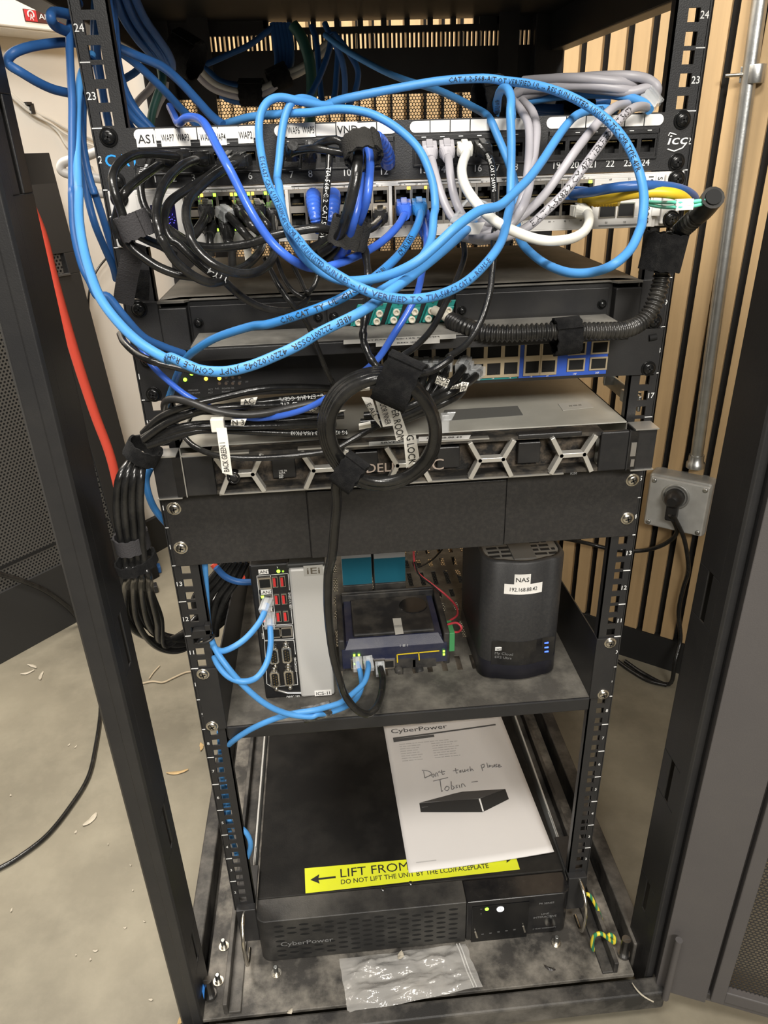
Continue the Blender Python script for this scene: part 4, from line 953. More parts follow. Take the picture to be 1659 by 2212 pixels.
stroke((498, 538), (600, 514)); stroke((545, 528), (556, 608), (562, 604)); stroke((590, 574), (578, 596), (598, 604), (608, 582), (590, 574)); stroke((622, 540), (626, 596), (644, 584), (628, 570)); stroke((664, 566), (654, 574), (666, 582), (654, 588)); stroke((678, 566), (682, 586)); stroke((696, 584), (694, 562), (708, 560), (720, 578)); stroke((762, 548), (806, 542))
hw.build('handwriting', mat('pen_ink', (.16, .155, .16), .6), mn)
# ---------------------------------------------------------------- crumpled zip bag
zb2 = -.0555; q2 = [atz(u, v, zb2) for u, v in ((733, 2072), (1005, 2040), (1043, 2133), (752, 2192))]
rr = random.Random(11); b = MB(); n = 34; N1 = n + 1; from mathutils import noise
vs = []
for i in range(N1):
    for j in range(N1):
        s, t = i / n, j / n; p = q2[3].lerp(q2[2], s).lerp(q2[0].lerp(q2[1], s), t)
        e = min(s, 1 - s, t, 1 - t); hgt = .0012 + min(1, e * 7) * (.0035 + .0075 * noise.noise((s * 7, t * 5, 1)) + .006 * abs(noise.noise((s * 15, t * 13, 4))))
        p = p + Vector((.004 * noise.noise((s * 4, t * 4, 8)), .004 * noise.noise((s * 4, t * 4, 3)), 0)); vs.append(p + ZA * max(.0006, hgt))
b.add(vs, [(i * N1 + j, (i + 1) * N1 + j, (i + 1) * N1 + j + 1, i * N1 + j + 1) for i in range(n) for j in range(n)], 0, True)
film = mat('clear_film', (.80, .78, .74), .10, alpha=.34, spec=1.0, bump=(120, 1.0))
bg = b.build('plastic_bag', film, None); tag(bg, 'crumpled clear plastic zip bag on the dusty base plate', 'plastic bag')
a, c = q2[1].lerp(q2[0], .07), q2[2].lerp(q2[3], .07); b = MB(); b.tube([a.lerp(c, i / 8) + ZA * (.003 + .002 * math.sin(i)) for i in range(9)], .0011, 6); b.tube([a.lerp(c, i / 8) + ZA * (.003 + .002 * math.sin(i)) + Vector((.004, 0, 0)) for i in range(9)], .0011, 6); b.build('zip_strip', mat('frosted_film', (.8, .79, .76), .2, alpha=.55), bg)
# ---------------------------------------------------------------- things on the walls and floor
def wallhit(u, v, off=0):
    d = ray(u, v); p0 = WA + WN * off; t = (p0 - CAM).dot(WN) / d.dot(WN); return CAM + d * t
def lefthit(u, v, off=0):
    d = ray(u, v); p0 = CORNER + LN * off; t = (p0 - CAM).dot(LN) / d.dot(LN); return CAM + d * t
pt_ = wallhit(1640, 10, .022); pb2 = wallhit(1502, 1005, .022)
cn = thing('conduit', 'galvanised steel conduit running down the slatted wall into the grey socket box', 'conduit', pb2)
MB().cyl(pb2, pt_ + (pt_ - pb2) * .5, .0115, 20).build('pipe', GAL, cn)
cp = wallhit(1632, 160, .022); ax = (pt_ - pb2).normalized()
b = MB(); b.lathe(cp - ax * .013, ax, [(0, .0125), (0, .0142), (.026, .0142), (.026, .0125)], 20); b.obox(cp + WT * -.016, WT * .006, WN * .004, ax * .011); b.build('strap_clamp', GAL, cn, .0006)
b = MB(); b.cyl(cp + WT * -.014 + WN * .004, cp + WT * -.042 + WN * .010, .0030, 12); b.build('clamp_bolt', NIK, cn)
b = MB(); b.lathe(pb2 - ax * .004, ax, [(0, .017), (.010, .017), (.012, .0145), (.026, .0140)], 20); b.build('connector', GAL, cn)
bx0 = wallhit(1408, 1018, .02); 
jc = wallhit(1468, 1082, .024)
jb = thing('socket_box', 'cast grey metal socket box on the slatted wall with a black plug in it', 'socket box', jc - ZA * .055)
boxm = mat('cast_grey', (.46, .46, .44), .45, .5, var=(40, .75), bump=(120, .3))
MB().obox(jc, WT * .060, WN * .024, ZA * .058).build('box', boxm, jb, .008, seg=3)
MB().obox(jc + WN * .026, WT * .056, WN * .003, ZA * .054).build('cover', mat('pale_cast_grey', (.60, .60, .58), .4, .3, var=(40, .8)), jb, .004)
for a in (-1, 1):
    for c in (-1, 1): MB().lathe(jc + WN * .029 + WT * (.048 * a) + ZA * (.046 * c), WN, [(0, .005), (.0015, .0048), (.0025, .003)], 14).build('screw', GAL, jb)
pc = wallhit(1460, 1072, .053)
b = MB(); b.lathe(pc, WN, [(0, .026), (.004, .0265), (.004, .022), (.002, .021)], 26); b.build('receptacle', boxm, jb)
pl = thing('power_plug', 'black power plug pushed into the grey socket box, cords hanging below', 'plug', pc)
b = MB(); b.lathe(pc + WN * .003, WN, [(0, .018), (.014, .0185), (.024, .015), (.030, .009)], 22); b.build('plug_body', PLA, pl)
b = MB(); b.obox(pc + WN * .014 - ZA * .026, WT * .011, WN * .010, ZA * .020); b.build('strain_relief', PLA, pl, .004)
def cable(name, label, cat, pts, r, m, group=None, seg=10, per=6, world=False, flat=1.0):
    p3 = pts if world else to3(pts, per)
    b = MB(); b.tube(p3, r, seg, flat=flat); o = b.build(name, m, None); tag(o, label, cat, group); CP[o.name] = p3; return o
CP = {}
s = pc + WN * .025 - ZA * .03
cable('power_cable', 'black power cord dropping from the wall plug and curving left behind the rack', 'cord', sm3([s, wallhit(1462, 1150, .05), wallhit(1430, 1178, .04), wallhit(1380, 1190, .03), wallhit(1320, 1186, .03), wallhit(1262, 1172, .05), wallhit(1200, 1160, .10)]), .0045, CBK, world=True)
cable('power_cable', 'black power cord hanging straight down from the wall plug to the floor', 'cord', sm3([s + WT * .006, wallhit(1478, 1165, .05), wallhit(1487, 1230, .035), wallhit(1476, 1270, .03), wallhit(1466, 1320, .03), wallhit(1470, 1380, .03), wallhit(1458, 1430, .06), atz(1445, 1478, FLOOR + .006), atz(1390, 1455, FLOOR + .006), atz(1350, 1428, FLOOR + .006)]), .0045, CBK, world=True)
# left side: control cabinet on the cream wall, white wires, mesh panel
a0 = lefthit(-60, 40, .10); a1 = lefthit(165, 83, .10)
al = thing('control_cabinet', 'cream metal control cabinet with a red badge high on the left wall', 'cabinet', lefthit(60, 70, .05))
zc0 = (lefthit(0, 58, .10).z + lefthit(150, 80, .10).z) / 2
tA = (CORNER - lefthit(205, 60, .10)).dot(LT); tB = tA + .62
MB().obox(leftp((tA + tB) / 2, zc0 + .20, .05), LT * ((tB - tA) / 2), LN * .049, ZA * .20).build('enclosure', mat('cream_enamel', (.84, .81, .74), .42, bump=(300, .08)), al, .006)
MB().obox(leftp((tA + tB) / 2, zc0 + .201, .1015), LT * ((tB - tA) / 2 - .002), LN * .0035, ZA * .197).build('lid', MATS['cream_enamel'], al, .003)
O = .1055
s0, s1, s2, s3 = lefthit(50, 19, O), lefthit(149, 31, O), lefthit(148, 56, O), lefthit(56, 48, O)
X = LT.copy(); cc = (s0 + s1 + s2 + s3) / 4; wd = (s1 - s0).dot(LT); hd = .5 * ((s0.z - s3.z) + (s1.z - s2.z))
b = MB(); b.obox(cc, LT * (wd / 2), LN * .001, ZA * (hd / 2)); bd = b.build('badge', mat('dark_maroon', (.075, .022, .022), .4), al, .002)
MB().obox(cc - LT * (wd * .355) + LN * .0002, LT * (wd * .13), LN * .0011, ZA * (hd * .46)).build('red_square', mat('badge_red', (.52, .03, .04), .4), bd, .002)
t = MB(); put_text(t, 'Altronix', cc - LT * (wd * .19) + LN * .0012 - ZA * hd * .17, LT, ZA, hd * .42, wd * .62)
c0 = cc - LT * (wd * .355) + LN * .0016; r0 = hd * .30
t.tube([c0 + ZA * (hd * .08) + LT * (r0 * math.sin(q)) + ZA * (r0 * math.cos(q)) for q in [-2.2 + 4.4 * k / 16 for k in range(17)]], .0014, 6)
put_text(t, 'A', c0 - LT * (r0 * .62) - ZA * hd * .34, LT, ZA, hd * .5, r0 * 1.3); t.build('lettering', INKW, bd)
wm = mat('white_wire', (.78, .76, .70), .45)
def wc(label, pts, r, m=wm, off=.012): return cable('wall_wire', label, 'wire', sm3([lefthit(u, v, off) for u, v in pts]), r, m, world=True)
wc('thin white wire clipped to the cream wall, sloping down to the right', [(10, 190), (60, 232), (110, 258), (150, 280), (200, 300), (215, 318)], .0035)
wc('white wire sagging just below the clipped wire on the cream wall', [(62, 236), (95, 258), (125, 285), (150, 322), (200, 360)], .0022)
wc('white wire running beside the clipped wire on the cream wall', [(12, 197), (62, 240), (112, 268), (146, 292), (205, 316)], .0025, off=.016)
b = MB(); c = lefthit(68, 235, .016); b.obox(c, LT * .004, LN * .006, ZA * .010); b.obox(c + ZA * .010 - LT * .006, LT * .006, LN * .006, ZA * .003); o = b.build('cable_clip', BLK); tag(o, 'small black cable clip holding the white wire on the cream wall', 'clip')
cg = mat('pale_grey_jacket', (.55, .53, .50), .45)
cable('grey_cable', 'pale grey cable bent in a small loop on the wall left of the patch panel', 'cable', path('T5', '960,1440 880,1470 800,1500 680,1530 600,1560 585,1620 640,1660 780,1680 900,1700 1020,1720', ys=[.45, .45]), .0062, cg)
cable('grey_cable', 'pale grey cable crossing behind the left rail below the small grey loop', 'cable', path('T5', '780,1840 900,1850 1030,1850', ys=[.45, .45]), .0058, cg)
wc('thin dark wire curving down the cream wall behind the blue cables', [(232, 555), (212, 580), (198, 610), (191, 650), (196, 720), (215, 800), (222, 880)], .0026, CBK, .03)
# big perforated side panel leaning at the left
pa0 = Vector((-.7602, .9645, FLOOR)); pd = Vector((.135, .157, 0)).normalized(); pn = Vector((pd.y, -pd.x, 0)); pt0 = Vector((0, 0, 1)) - pd * .062; pt0.normalize()
sp = thing('side_panel', 'black perforated steel side panel leaning on the cream wall behind the left corner post', 'panel', pa0)
def sq(b, s0, s1, h0, h1, t0=-.006, t1=.006): b.obox(pa0 + pd * ((s0 + s1) / 2) + pt0 * ((h0 + h1) / 2) + pn * ((t0 + t1) / 2), pd * ((s1 - s0) / 2), pn * ((t1 - t0) / 2), pt0 * ((h1 - h0) / 2)); return b
S0, S1, HT = -.75, .262, 1.085
b = MB(); sq(b, S1 - .095, S1, 0, .84); sq(b, S1 - .095, S1, .885, HT); sq(b, S1 - .095, S1 - .055, .84, .885); sq(b, S1 - .028, S1, .84, .885); sq(b, S0, S0 + .06, 0, HT); sq(b, S0, S1, 0, .175); sq(b, S0, S1, HT - .06, HT); b.build('border', mat('panel_black_paint', (.020, .020, .020), .55, bump=(800, .2)), sp, .001)
b = MB(); sq(b, S0 + .05, S1 - .02, .16, HT - .05, -.003, -.001); b.build('backing', mat('hole_shade_black', (.006, .006, .006), .8), sp)  # dark sheet added behind the perforations so the holes look shaded
R_ = Matrix((pd, pn, pt0)).transposed()
me = MB().box(S0 + .05, S1 - .09, 0, .0006, .16, HT - .05).build('perforated_sheet', mesh_mat('panel_perforated_steel', (.075, .072, .066), .0085, .0052), None, org=(0, 0, 0)); me.parent = sp; me.location = pn * .001; me.rotation_euler = R_.to_euler()
sq(MB(), S1 - .056, S1 - .027, .838, .842, -.004, .009).build('latch_plate', mat('latch_grey', (.10, .10, .10), .4, .5), sp)
sq(MB(), S0 + .06, S1 - .10, .228, .236, .001, .002).build('dark_groove', VOID, sp)
cable('red_cable', 'bright red cord hanging between the left corner post and the leaning panel', 'cord', path('P', '2,262 22,330 45,400 88,500 112,590 140,690 170,790 205,895 235,975 252,1040 268,1120 283,1200', ys=[.15, .20]), lambda t: .0055, CRD)
cable('white_cable', 'white cord beside the red cord, seen through the upper slot of the left corner post', 'cord', path('P', '-14,262 4,320 20,385 52,470', ys=[.152, .170]), .0035, CWH)
cable('floor_cable', 'thin black cord looping over the concrete floor left of the rack', 'cord', sm3([atz(u, v, FLOOR + .005) for u, v in ((-30, 1890), (0, 1875), (40, 1852), (100, 1806), (150, 1745), (190, 1680), (207, 1610), (217, 1535), (214, 1470), (200, 1410))]), .0042, CBK, world=True)
cable('hanging_cable', 'thin black cord curving across the perforated side panel at the far left', 'cord', [pa0 + pn * .03 + q for q in [Vector((0, 0, 0))]] and sm3([(CAM + ray(u, v) * ((pa0 + pn * .03 - CAM).dot(pn) / ray(u, v).dot(pn))) for u, v in ((-30, 1232), (0, 1240), (40, 1252), (90, 1272), (130, 1298), (160, 1325), (195, 1370))]), .006, CBK, world=True)
# scraps on the floor and plate
rr = random.Random(21)
def scrap(name, label, cat, u, v, z, L_, w_, ang, m, group=None, h=.002):
    p = atz(u, v, z); b = MB(); X = Vector((math.cos(ang), math.sin(ang), 0)); Y = Vector((-X.y, X.x, 0)); n = 6; rs = []
    for i in range(n + 1):
        t = i / n * 2 - 1; ww = w_ * (1 - .75 * t * t) * (.8 + .4 * rr.random()); c = p + X * (L_ * t) + Y * (L_ * .18 * t * t) + ZA * (h + .0012 * abs(t))
        rs.append([c + Y * ww, c + ZA * h * .8, c - Y * ww, c - ZA * h * .9])
    b.rings(rs, 0, False); o = b.build(name, m); return tag(o, label, cat, group)
chip = mat('wood_chip', (.52, .36, .17), .7, var=(90, .7)); pale = mat('pale_scrap', (.50, .45, .36), .7, var=(90, .8))
scrap('wood_chip', 'tan wood chip lying on the floor just right of the left corner post', 'wood chip', 383, 1671, FLOOR, .021, .004, .1, chip)
scrap('wood_chip', 'curled pale wood chip on the floor left of the corner post, near the black cord', 'wood chip', 197, 1773, FLOOR, .016, .006, 1.0, pale)
scrap('wood_chip', 'tiny wood chip on the floor touching the lower left rail', 'wood chip', 436, 1615, FLOOR, .011, .004, 1.7, chip)
scrap('wood_chip', 'small chip at the bottom edge beside the foot of the left corner post', 'wood chip', 392, 2204, FLOOR, .009, .004, 1.3, chip)
scrap('wood_chip', 'small tan flake lying on the plastic bag', 'wood chip', 866, 2066, -.047, .006, .0040, 1.1, pale)
scrap('wood_chip', 'small tan flake on the base plate in front of the silver stud', 'wood chip', 627, 2188, -.056, .004, .003, .6, pale)
scrap('wood_splinter', 'pale splinter lying across the front sill by the right corner post', 'splinter', 1385, 2150, -.048, .016, .0012, -.95, pale)
scrap('bug_husk', 'small dark husk on the base plate near the right front corner', 'husk', 1187, 2095, -.056, .0075, .0022, -.5, mat('husk_brown', (.012, .008, .006), .4))
for i, (u, v) in enumerate(((60, 1455), (72, 1440), (88, 1462))):
    scrap('floor_scrap', 'crumpled pale scrap in the little heap on the far left floor', 'scrap', u, v, FLOOR, .015, .004, .4 + 2.2 * i, pale, 'pale scraps in the heap on the floor')
tw = [atz(u, v, FLOOR + .003) for u, v in ((308, 1476), (330, 1472), (352, 1474), (375, 1464), (400, 1453), (420, 1450))]
cable('twig', 'thin tan strip of twig on the floor reaching behind the left rail', 'twig', sm3(tw), .0022, mat('twig_tan', (.40, .33, .23), .7), world=True)
cable('twig', 'short thin strip crossing the longer twig on the floor', 'twig', sm3([atz(u, v, FLOOR + .003) for u, v in ((322, 1466), (332, 1452), (345, 1438))]), .0016, mat('twig_tan', (.40, .33, .23), .7), world=True)
for i in range(18):
    u, v = rr.uniform(10, 330), rr.uniform(1420, 2190)
    if u > 95 + (v - 1100) * .26 - 12: continue
    scrap('grit', 'pale speck of grit on the concrete floor left of the rack', 'grit', u, v, FLOOR, rr.uniform(.0015, .004), rr.uniform(.001, .002), rr.random() * 6, pale, 'specks of grit on the floor', .001)
# coloured bits of plugs and boxes far behind, under the cable bundle
for i in range(12):
    u, v = rr.uniform(250, 330), rr.uniform(1235, 1330); p = atz(u, v, FLOOR); L_ = rr.uniform(.012, .03)
    o = MB().obox(p + ZA * .012, Vector((L_, .3 * L_, 0)), Vector((-.004, .012, 0)), ZA * .010).build('junk_block', [CRD, PWH, CDB, BLK][i % 4], None, .002)
    tag(o, '%s plastic block in the clutter on the floor behind the black bundle' % ['red', 'white', 'blue', 'black'][i % 4], 'plastic block', '%s plastic blocks in the clutter behind the rack' % ['red', 'white', 'blue', 'black'][i % 4])
b = MB(); b.prism([atz(u, v, -.03) for u, v in ((425, 2083), (436, 2080), (443, 2130), (441, 2160), (436, 2140))], (0, 0, .002)); o = b.build('blue_tag', mat('blue_tag_plastic', (.05, .25, .75), .4)); tag(o, 'flat blue plastic scrap wedged beside the left levelling foot', 'plastic scrap')
# ---------------------------------------------------------------- cables
def plug(parent, p, d, m, L_=.020, w=.0118, h=.0085, boot=None, clear=False):
    """modular plug at port p with the cable leaving along d; ribbed boot behind it"""
    d = Vector(d).normalized(); X = d.cross(ZA); X = X.normalized() if X.length > .1 else XA; Z = X.cross(d).normalized()
    b = MB(); b.obox(p + d * (L_ * .25), X * (w / 2), d * (L_ * .45), Z * (h / 2)); b.obox(p + d * (L_ * .30) + Z * (h * .62), X * (w * .22), d * (L_ * .40), Z * (h * .10))
    o = b.build('plug', CLR if clear else m, parent, .0006)
    if boot:
        b = MB(); n = 9; rs = []
        for i in range(n * 2):
            t = i / (n * 2 - 1); rib_ = 1 + (.10 if i % 2 else -.04); sx, sz = (w * .52 * (1 - t) + .0036 * t) * rib_, (h * .60 * (1 - t) + .0036 * t) * rib_; c = p + d * (L_ * .45 + t * boot)
            k = []
            for a in range(16):
                q = 2 * math.pi * a / 16; e = .55 + .45 * t; cx, sn = math.cos(q), math.sin(q)
                k.append(c + X * (sx * math.copysign(abs(cx) ** e, cx)) + Z * (sz * math.copysign(abs(sn) ** e, sn)))
            rs.append(k)
        b.rings(rs, 0, False); b.build('boot', m, parent)
    return o
def ctext(o, s, start, h, m=INK, flip=False, up=(0, -.85, .5), r=.0033, sp=1.0):
    """printing that runs along a cable and wraps round its jacket"""
    P = CP[o.name]; cum = [0]
    for a, c in zip(P, P[1:]): cum.append(cum[-1] + (c - a).length)
    tot = cum[-1]; vs, fs, W0 = glyphs(s, 1); k = h / .69; L_ = W0 * k * sp; out = []
    import bisect
    for v in vs:
        d = start + (v.x * k * sp if not flip else L_ - v.x * k * sp); d = min(max(d, 0), tot * .9999); i = min(max(bisect.bisect_right(cum, d) - 1, 0), len(P) - 2)
        f = (d - cum[i]) / max(1e-9, cum[i + 1] - cum[i]); c = P[i].lerp(P[i + 1], f); j0, j1 = max(i - 2, 0), min(i + 3, len(P) - 1); T = (P[j1] - P[j0]).normalized()
        N = (CAM - c).normalized(); N = (N - T * N.dot(T)).normalized(); Bn = T.cross(N); a = (v.y * k - h / 2) / r * (1 if not flip else -1)
        out.append(c + (N * math.cos(a) - Bn * math.sin(a)) * (r * 1.04 + .00012))
    b = MB(); b.add(out, fs); b.build('printing', m, o)
def strap(name, label, p, ax, rx, ry, w, m=VEL, side=None, tail=None, group=None, th=.0018):
    """hook-and-loop band: overlapped ring round a bundle. p centre, ax bundle direction"""
    p = Vector(p); ax = Vector(ax).normalized(); X = Vector(side) if side else ax.cross(YA); X = (X - ax * X.dot(ax)).normalized(); Y = ax.cross(X)
    b = MB(); n = 40; rs = []
    for i in range(n + 7):
        t = 2 * math.pi * i / n; e = .0016 * i / n
        o_ = lambda g: p + X * ((rx + g + e) * math.cos(t)) + Y * ((ry + g + e) * math.sin(t))
        wv = .0006 * math.sin(i * 1.7); rs.append([o_(0) - ax * (w / 2 + wv), o_(th) - ax * (w / 2 + wv), o_(th) + ax * (w / 2 - wv), o_(0) + ax * (w / 2 - wv)])
    b.rings(rs, 0, False); o = b.build(name, m, None); return tag(o, label, 'cable strap', group)
def pc_(u, v, y): return aty(u, v, y)
BL = 'blue network cables looping in front of the rack'
def CPO(): return bpy.data.objects[list(CP)[-1]]
def net(label, pts, r, m, plug0=None, plug1=None, group=None, pm=None, boot=.018, name='network_cable', seg=12, clear=False, d0=None, d1=None):
    o = cable(name, label, 'network cable', pts, r, m, group, seg=seg); P = CP[o.name]
    if plug0: plug(o, P[0] + Vector((0, .004, 0)), d0 or (P[4] - P[0]), pm or m, boot=boot, clear=clear)
    if plug1: plug(o, P[-1] + Vector((0, .004, 0)), d1 or (P[-5] - P[-1]), pm or m, boot=boot, clear=clear)
    return o
# --- deep in the top of the rack
def dk(label, tagp, s, ys, r, m, nm='network_cable', g=None): return cable(nm, label, 'network cable', path(tagp, s, ys=ys), r, m, g)
G1 = 'dark blue cables dropping behind the left rail from the roof'
for i, (s, ys) in enumerate((('60,-40 80,120 95,300 130,500 190,680 280,810 380,900', [.03, .05]), ('100,-40 130,150 150,330 190,520 250,690 330,800 420,900', [.05, .06]), ('130,-40 150,130 165,300 175,430 215,600 300,760 400,890', [.08, .08]),
                            ('75,-40 100,200 120,420 150,600 200,760 260,870 300,920', [.10, .09]), ('40,-40 30,150 30,350 60,560 90,760 120,900', [.12, .12]), ('20,-40 10,200 20,420 70,640 110,840', [.14, .14]))):
    dk('dark blue cable running down behind the left mounting rail to the patch panel', 'R4', s, ys, .0034, CDB, g=G1)
G2 = 'dark blue cables in the thick bundle under the roof at upper left'
for i in range(7):
    o = i * 22
    dk('dark blue cable in the thick bundle hanging from the roof at upper left', 'R4', '%d,-40 %d,120 %d,260 %d,350 %d,420 %d,470' % (150 + o, 210 + o * 1.1, 300 + o * 1.15, 380 + o, 440 + o * .8, 480 + o * .55), [.10 + .012 * (i % 3), .22], .0036, CDB, g=G2)
dk('blue cable sagging from the left rail across to the blue loops over the patch panel', 'R4', '180,330 320,390 480,460 600,560 720,690 820,800 900,862', [.10, .05, .02], .0036, CDB)
dk('second blue cable below it, from the left rail down behind the patch panel', 'R4', '180,350 300,440 400,530 500,630 600,740 690,830 740,890', [.14, .10], .0036, CDB)
dk('dark green cable dropping behind the left end of the patch panel', 'R4', '470,470 480,560 440,680 410,780 395,900', [.22, .20], .0042, CTL)
dk('grey cable slanting down behind the left rail top', 'R4', '430,550 390,620 330,680 280,740', [.26, .26], .0040, CGR)
dk('grey cable dropping behind the left end of the patch panel beside the green one', 'R4', '500,560 490,640 450,720 420,800', [.24, .24], .0040, CGR)
dk('dark blue cable crossing to the left behind the rail top', 'R4', '340,450 290,500 210,550 150,600', [.28, .28], .0038, CDB)
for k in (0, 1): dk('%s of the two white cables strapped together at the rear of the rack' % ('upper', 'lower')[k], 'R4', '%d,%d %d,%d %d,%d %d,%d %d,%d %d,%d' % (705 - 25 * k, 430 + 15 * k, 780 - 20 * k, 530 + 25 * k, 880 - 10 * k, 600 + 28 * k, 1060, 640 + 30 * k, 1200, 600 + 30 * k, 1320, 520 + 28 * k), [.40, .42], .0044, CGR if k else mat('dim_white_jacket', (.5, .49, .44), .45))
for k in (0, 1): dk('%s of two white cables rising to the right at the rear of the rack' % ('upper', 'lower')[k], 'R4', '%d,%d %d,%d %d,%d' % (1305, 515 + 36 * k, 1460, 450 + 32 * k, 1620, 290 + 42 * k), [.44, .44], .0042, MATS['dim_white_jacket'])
dk('dark blue cable under the white pair at the rear of the rack', 'R4', '690,440 780,480 880,560 1000,590 1060,600', [.43, .43], .0042, CDB)
dk('dark blue cable along the lower side of the white pair at the rear', 'R4', '880,650 960,690 1070,705 1180,680 1260,650', [.43, .43], .0042, CDB)
dk('dark blue cable running from the white pair up to the roof slots', 'R4', '690,460 800,435 950,370 1080,310 1200,220 1260,170', [.44, .46], .0036, CDB)
for i in range(5):
    o = i * 26
    dk('dark blue cable hanging at the rear centre under the roof', 'R4', '%d,160 %d,300 %d,420 %d,500' % (1240 + o, 1262 + o, 1275 + o * .9, 1265 + o * .8), [.46, .45], .0042, CDB, g='dark blue cables hanging at the rear centre')
dk('dark green cable hanging at the rear centre beside the dark blue ones', 'R4', '1380,170 1440,260 1490,400 1510,560 1505,700 1495,900', [.42, .40], .0070, CTL)
for i, s in enumerate(('1510,180 1545,300 1560,480 1575,650 1590,740', '1600,160 1640,280 1600,440 1530,600 1470,700', '1650,230 1690,330 1680,520 1670,640 1640,760', '1660,230 1770,370 1830,500 1800,660 1740,760', '1640,240 1720,420 1740,600 1720,720')):
    dk('dark blue cable looping down at the rear centre behind the patch panel labels', 'R4', s, [.40 - .02 * i, .34], .0036, CDB, g='dark blue cables looping at the rear centre')
sp1 = aty(200 + 1100 / 3.19, 640 / 3.19, .42); strap('cable_strap', 'black strap round the white cable pair at the rear of the rack', sp1, RIGHT, .013, .016, .030)
sp1 = aty(200 + 1285 / 3.19, 540 / 3.19, .43); strap('cable_strap', 'black strap at the right end of the white cable pair', sp1, RIGHT + UP * .5, .012, .016, .026)
sp1 = aty(200 + 640 / 3.19, 380 / 3.19, .36); strap('cable_strap', 'wide black strap gathering the dark blue bundle under the roof', sp1, RIGHT - UP * .6, .02, .02, .03)
# --- left hanging blue cables
net('dark blue cable making the wide loop out to the left of the left rail', path('T5', '760,410 600,405 450,420 280,450 140,500 80,560 90,620 200,690 350,780 500,850 640,885 700,900', ys=[.03, -.02, -.02, .03]), .0034, CDB)
net('blue cable making the small loop over the red badge', path('T5', '720,150 600,125 510,120 485,170 520,240 600,285 680,310', ys=[.02, -.02, .02]), .0036, CDB)
net('leftmost blue cable hanging straight down outside the left rail', path('T5', '760,30 705,110 672,230 665,420 675,700 690,950 690,1200 690,1500 690,1800', 'T6', '690,100 700,350 730,560 790,780 860,920 930,1060', 'D', '300,700 400,820 520,950 640,1010 780,1060', ys=[.05, .01, -.02, -.05, -.07, -.085, -.08, -.05]), .0030, CDB)
b5 = net('light blue printed cable sweeping from the left rail under the loops to the switch', path('T5', '880,520 825,620 775,730 742,950 735,1200 735,1500 750,1800', 'T6', '755,60 755,300 790,560 860,830 960,1080 1130,1310 1340,1510 1590,1660', 'D', '700,1085 800,1130 900,1165 1050,1170 1200,1135 1350,1075 1500,1005', 'E', '530,1155 780,1030 950,910 1100,800 1250,680 1370,575 1450,500 1510,445', ys=[.035, .0, -.04, -.10, -.16, -.20, -.225, -.235, -.23, -.20, -.14, -.05]), .0032, CBL, None, True, d1=(-.5, -1, -.3))
ctext(b5, '4BEF  22200TOSSR  4220102042  JNPT  COML-E  RoHS-E', .34, .0034, flip=True, sp=1.1)
net('deep blue cable just right of the hanging pair, passing behind the strap', path('T5', '880,560 830,680 795,1000 790,1300', 'T6', '800,-300 830,60 900,350 1000,600 1080,780 1110,900', ys=[.03, -.0, -.02, .02]), .0030, CDB)
net('deep blue printed cable slanting down beside the left rail to the strap', path('T5', '760,900 755,1080 775,1260 830,1600 900,1850', 'T6', '890,30 970,270 1040,500 1090,700 1110,860', ys=[.0, -.02, .02]), .0030, CDB)
# --- big light blue loops
L1 = net('light blue printed cable forming the biggest loop in front', path('B', '640,612 560,630 460,615 390,600 290,582 215,610 172,690 165,800 180,930 218,1090 290,1240', 'E', '330,520 390,590 470,690 560,765 660,830 770,890 890,935 1030,958 1200,943 1340,890 1450,815 1560,695 1620,590 1655,440', 'R3', '840,880 845,600 848,300 840,60', 'C', '262,540 245,488 215,482 193,520 186,600', ys=[0, -.015, -.025, -.04, -.08, -.14, -.19, -.215, -.21, -.17, -.13, -.10, -.09, -.06, -.0]), .0031, CBL)
ctext(L1, 'E161637 CAT 6 UTP 23AWG 4PR TYPE CMR 75C (UL)US LISTED SUN RES -- UL VERIFIED TO TIA-568-C.2 CAT 6 -- ROHS-E', .115, .0032, INKB, sp=1.2)
ctext(L1, '4200 TO5E020 VSEO1', .612, .0036)
L2 = net('light blue cable loop just left of the printed front loop', path('B', '560,650 490,605 420,588 360,612 322,690 300,800 285,950 272,1070', 'E', '282,270 300,400 335,540 385,640 460,735 560,808 680,848 830,838 960,806 1100,738 1230,630 1350,520 1480,430', 'R3', '740,890 880,770 1010,640 1130,480 1240,310 1340,170 1430,80 1540,35', 'C', '680,600 760,590 830,600', ys=[0, -.015, -.025, -.05, -.10, -.14, -.17, -.19, -.18, -.14, -.10, -.06, -.03, 0]), .0031, CBL)
ctext(L2, 'VERIFIED  CABLE-E  1ESBORT', .545, .0036)
net('light blue cable arching over the patch panel labels and dropping in front of port 13', path('R4', '900,858 980,835 1100,805 1300,785 1500,775', 'B', '640,652 790,668 910,715 1020,790 1110,880 1165,980 1205,1110 1217,1240', 'E', '1208,460 1195,590 1150,690 1060,790 960,865 850,930', ys=[.03, .0, -.03, -.05, -.06, -.07, -.09, -.13, -.16]), .0031, CBL)
b6 = net('medium blue cable from switch port 27 down to the lower left and into the bundle', path('E', '1123,395 1128,460 1095,550 1010,680 910,780 800,865 640,960 450,1035 230,1105', 'D', '1200,888 990,955 860,1030 790,1095 740,1185 690,1320', 'G', '440,480 410,560 370,650', ys=[-.02, -.07, -.12, -.17, -.18, -.15, -.11, -.07, -.03, .0, .03]), .0031, mat('medium_blue_jacket', (.040, .23, .58), .34, var=(30, .86)), True)
ctext(b6, 'CM 3516355', .075, .0040, flip=True); ctext(b6, 'C.Hn CAT  TY  UL  GHOS.TT-568  TO EU', .135, .0036, flip=True)
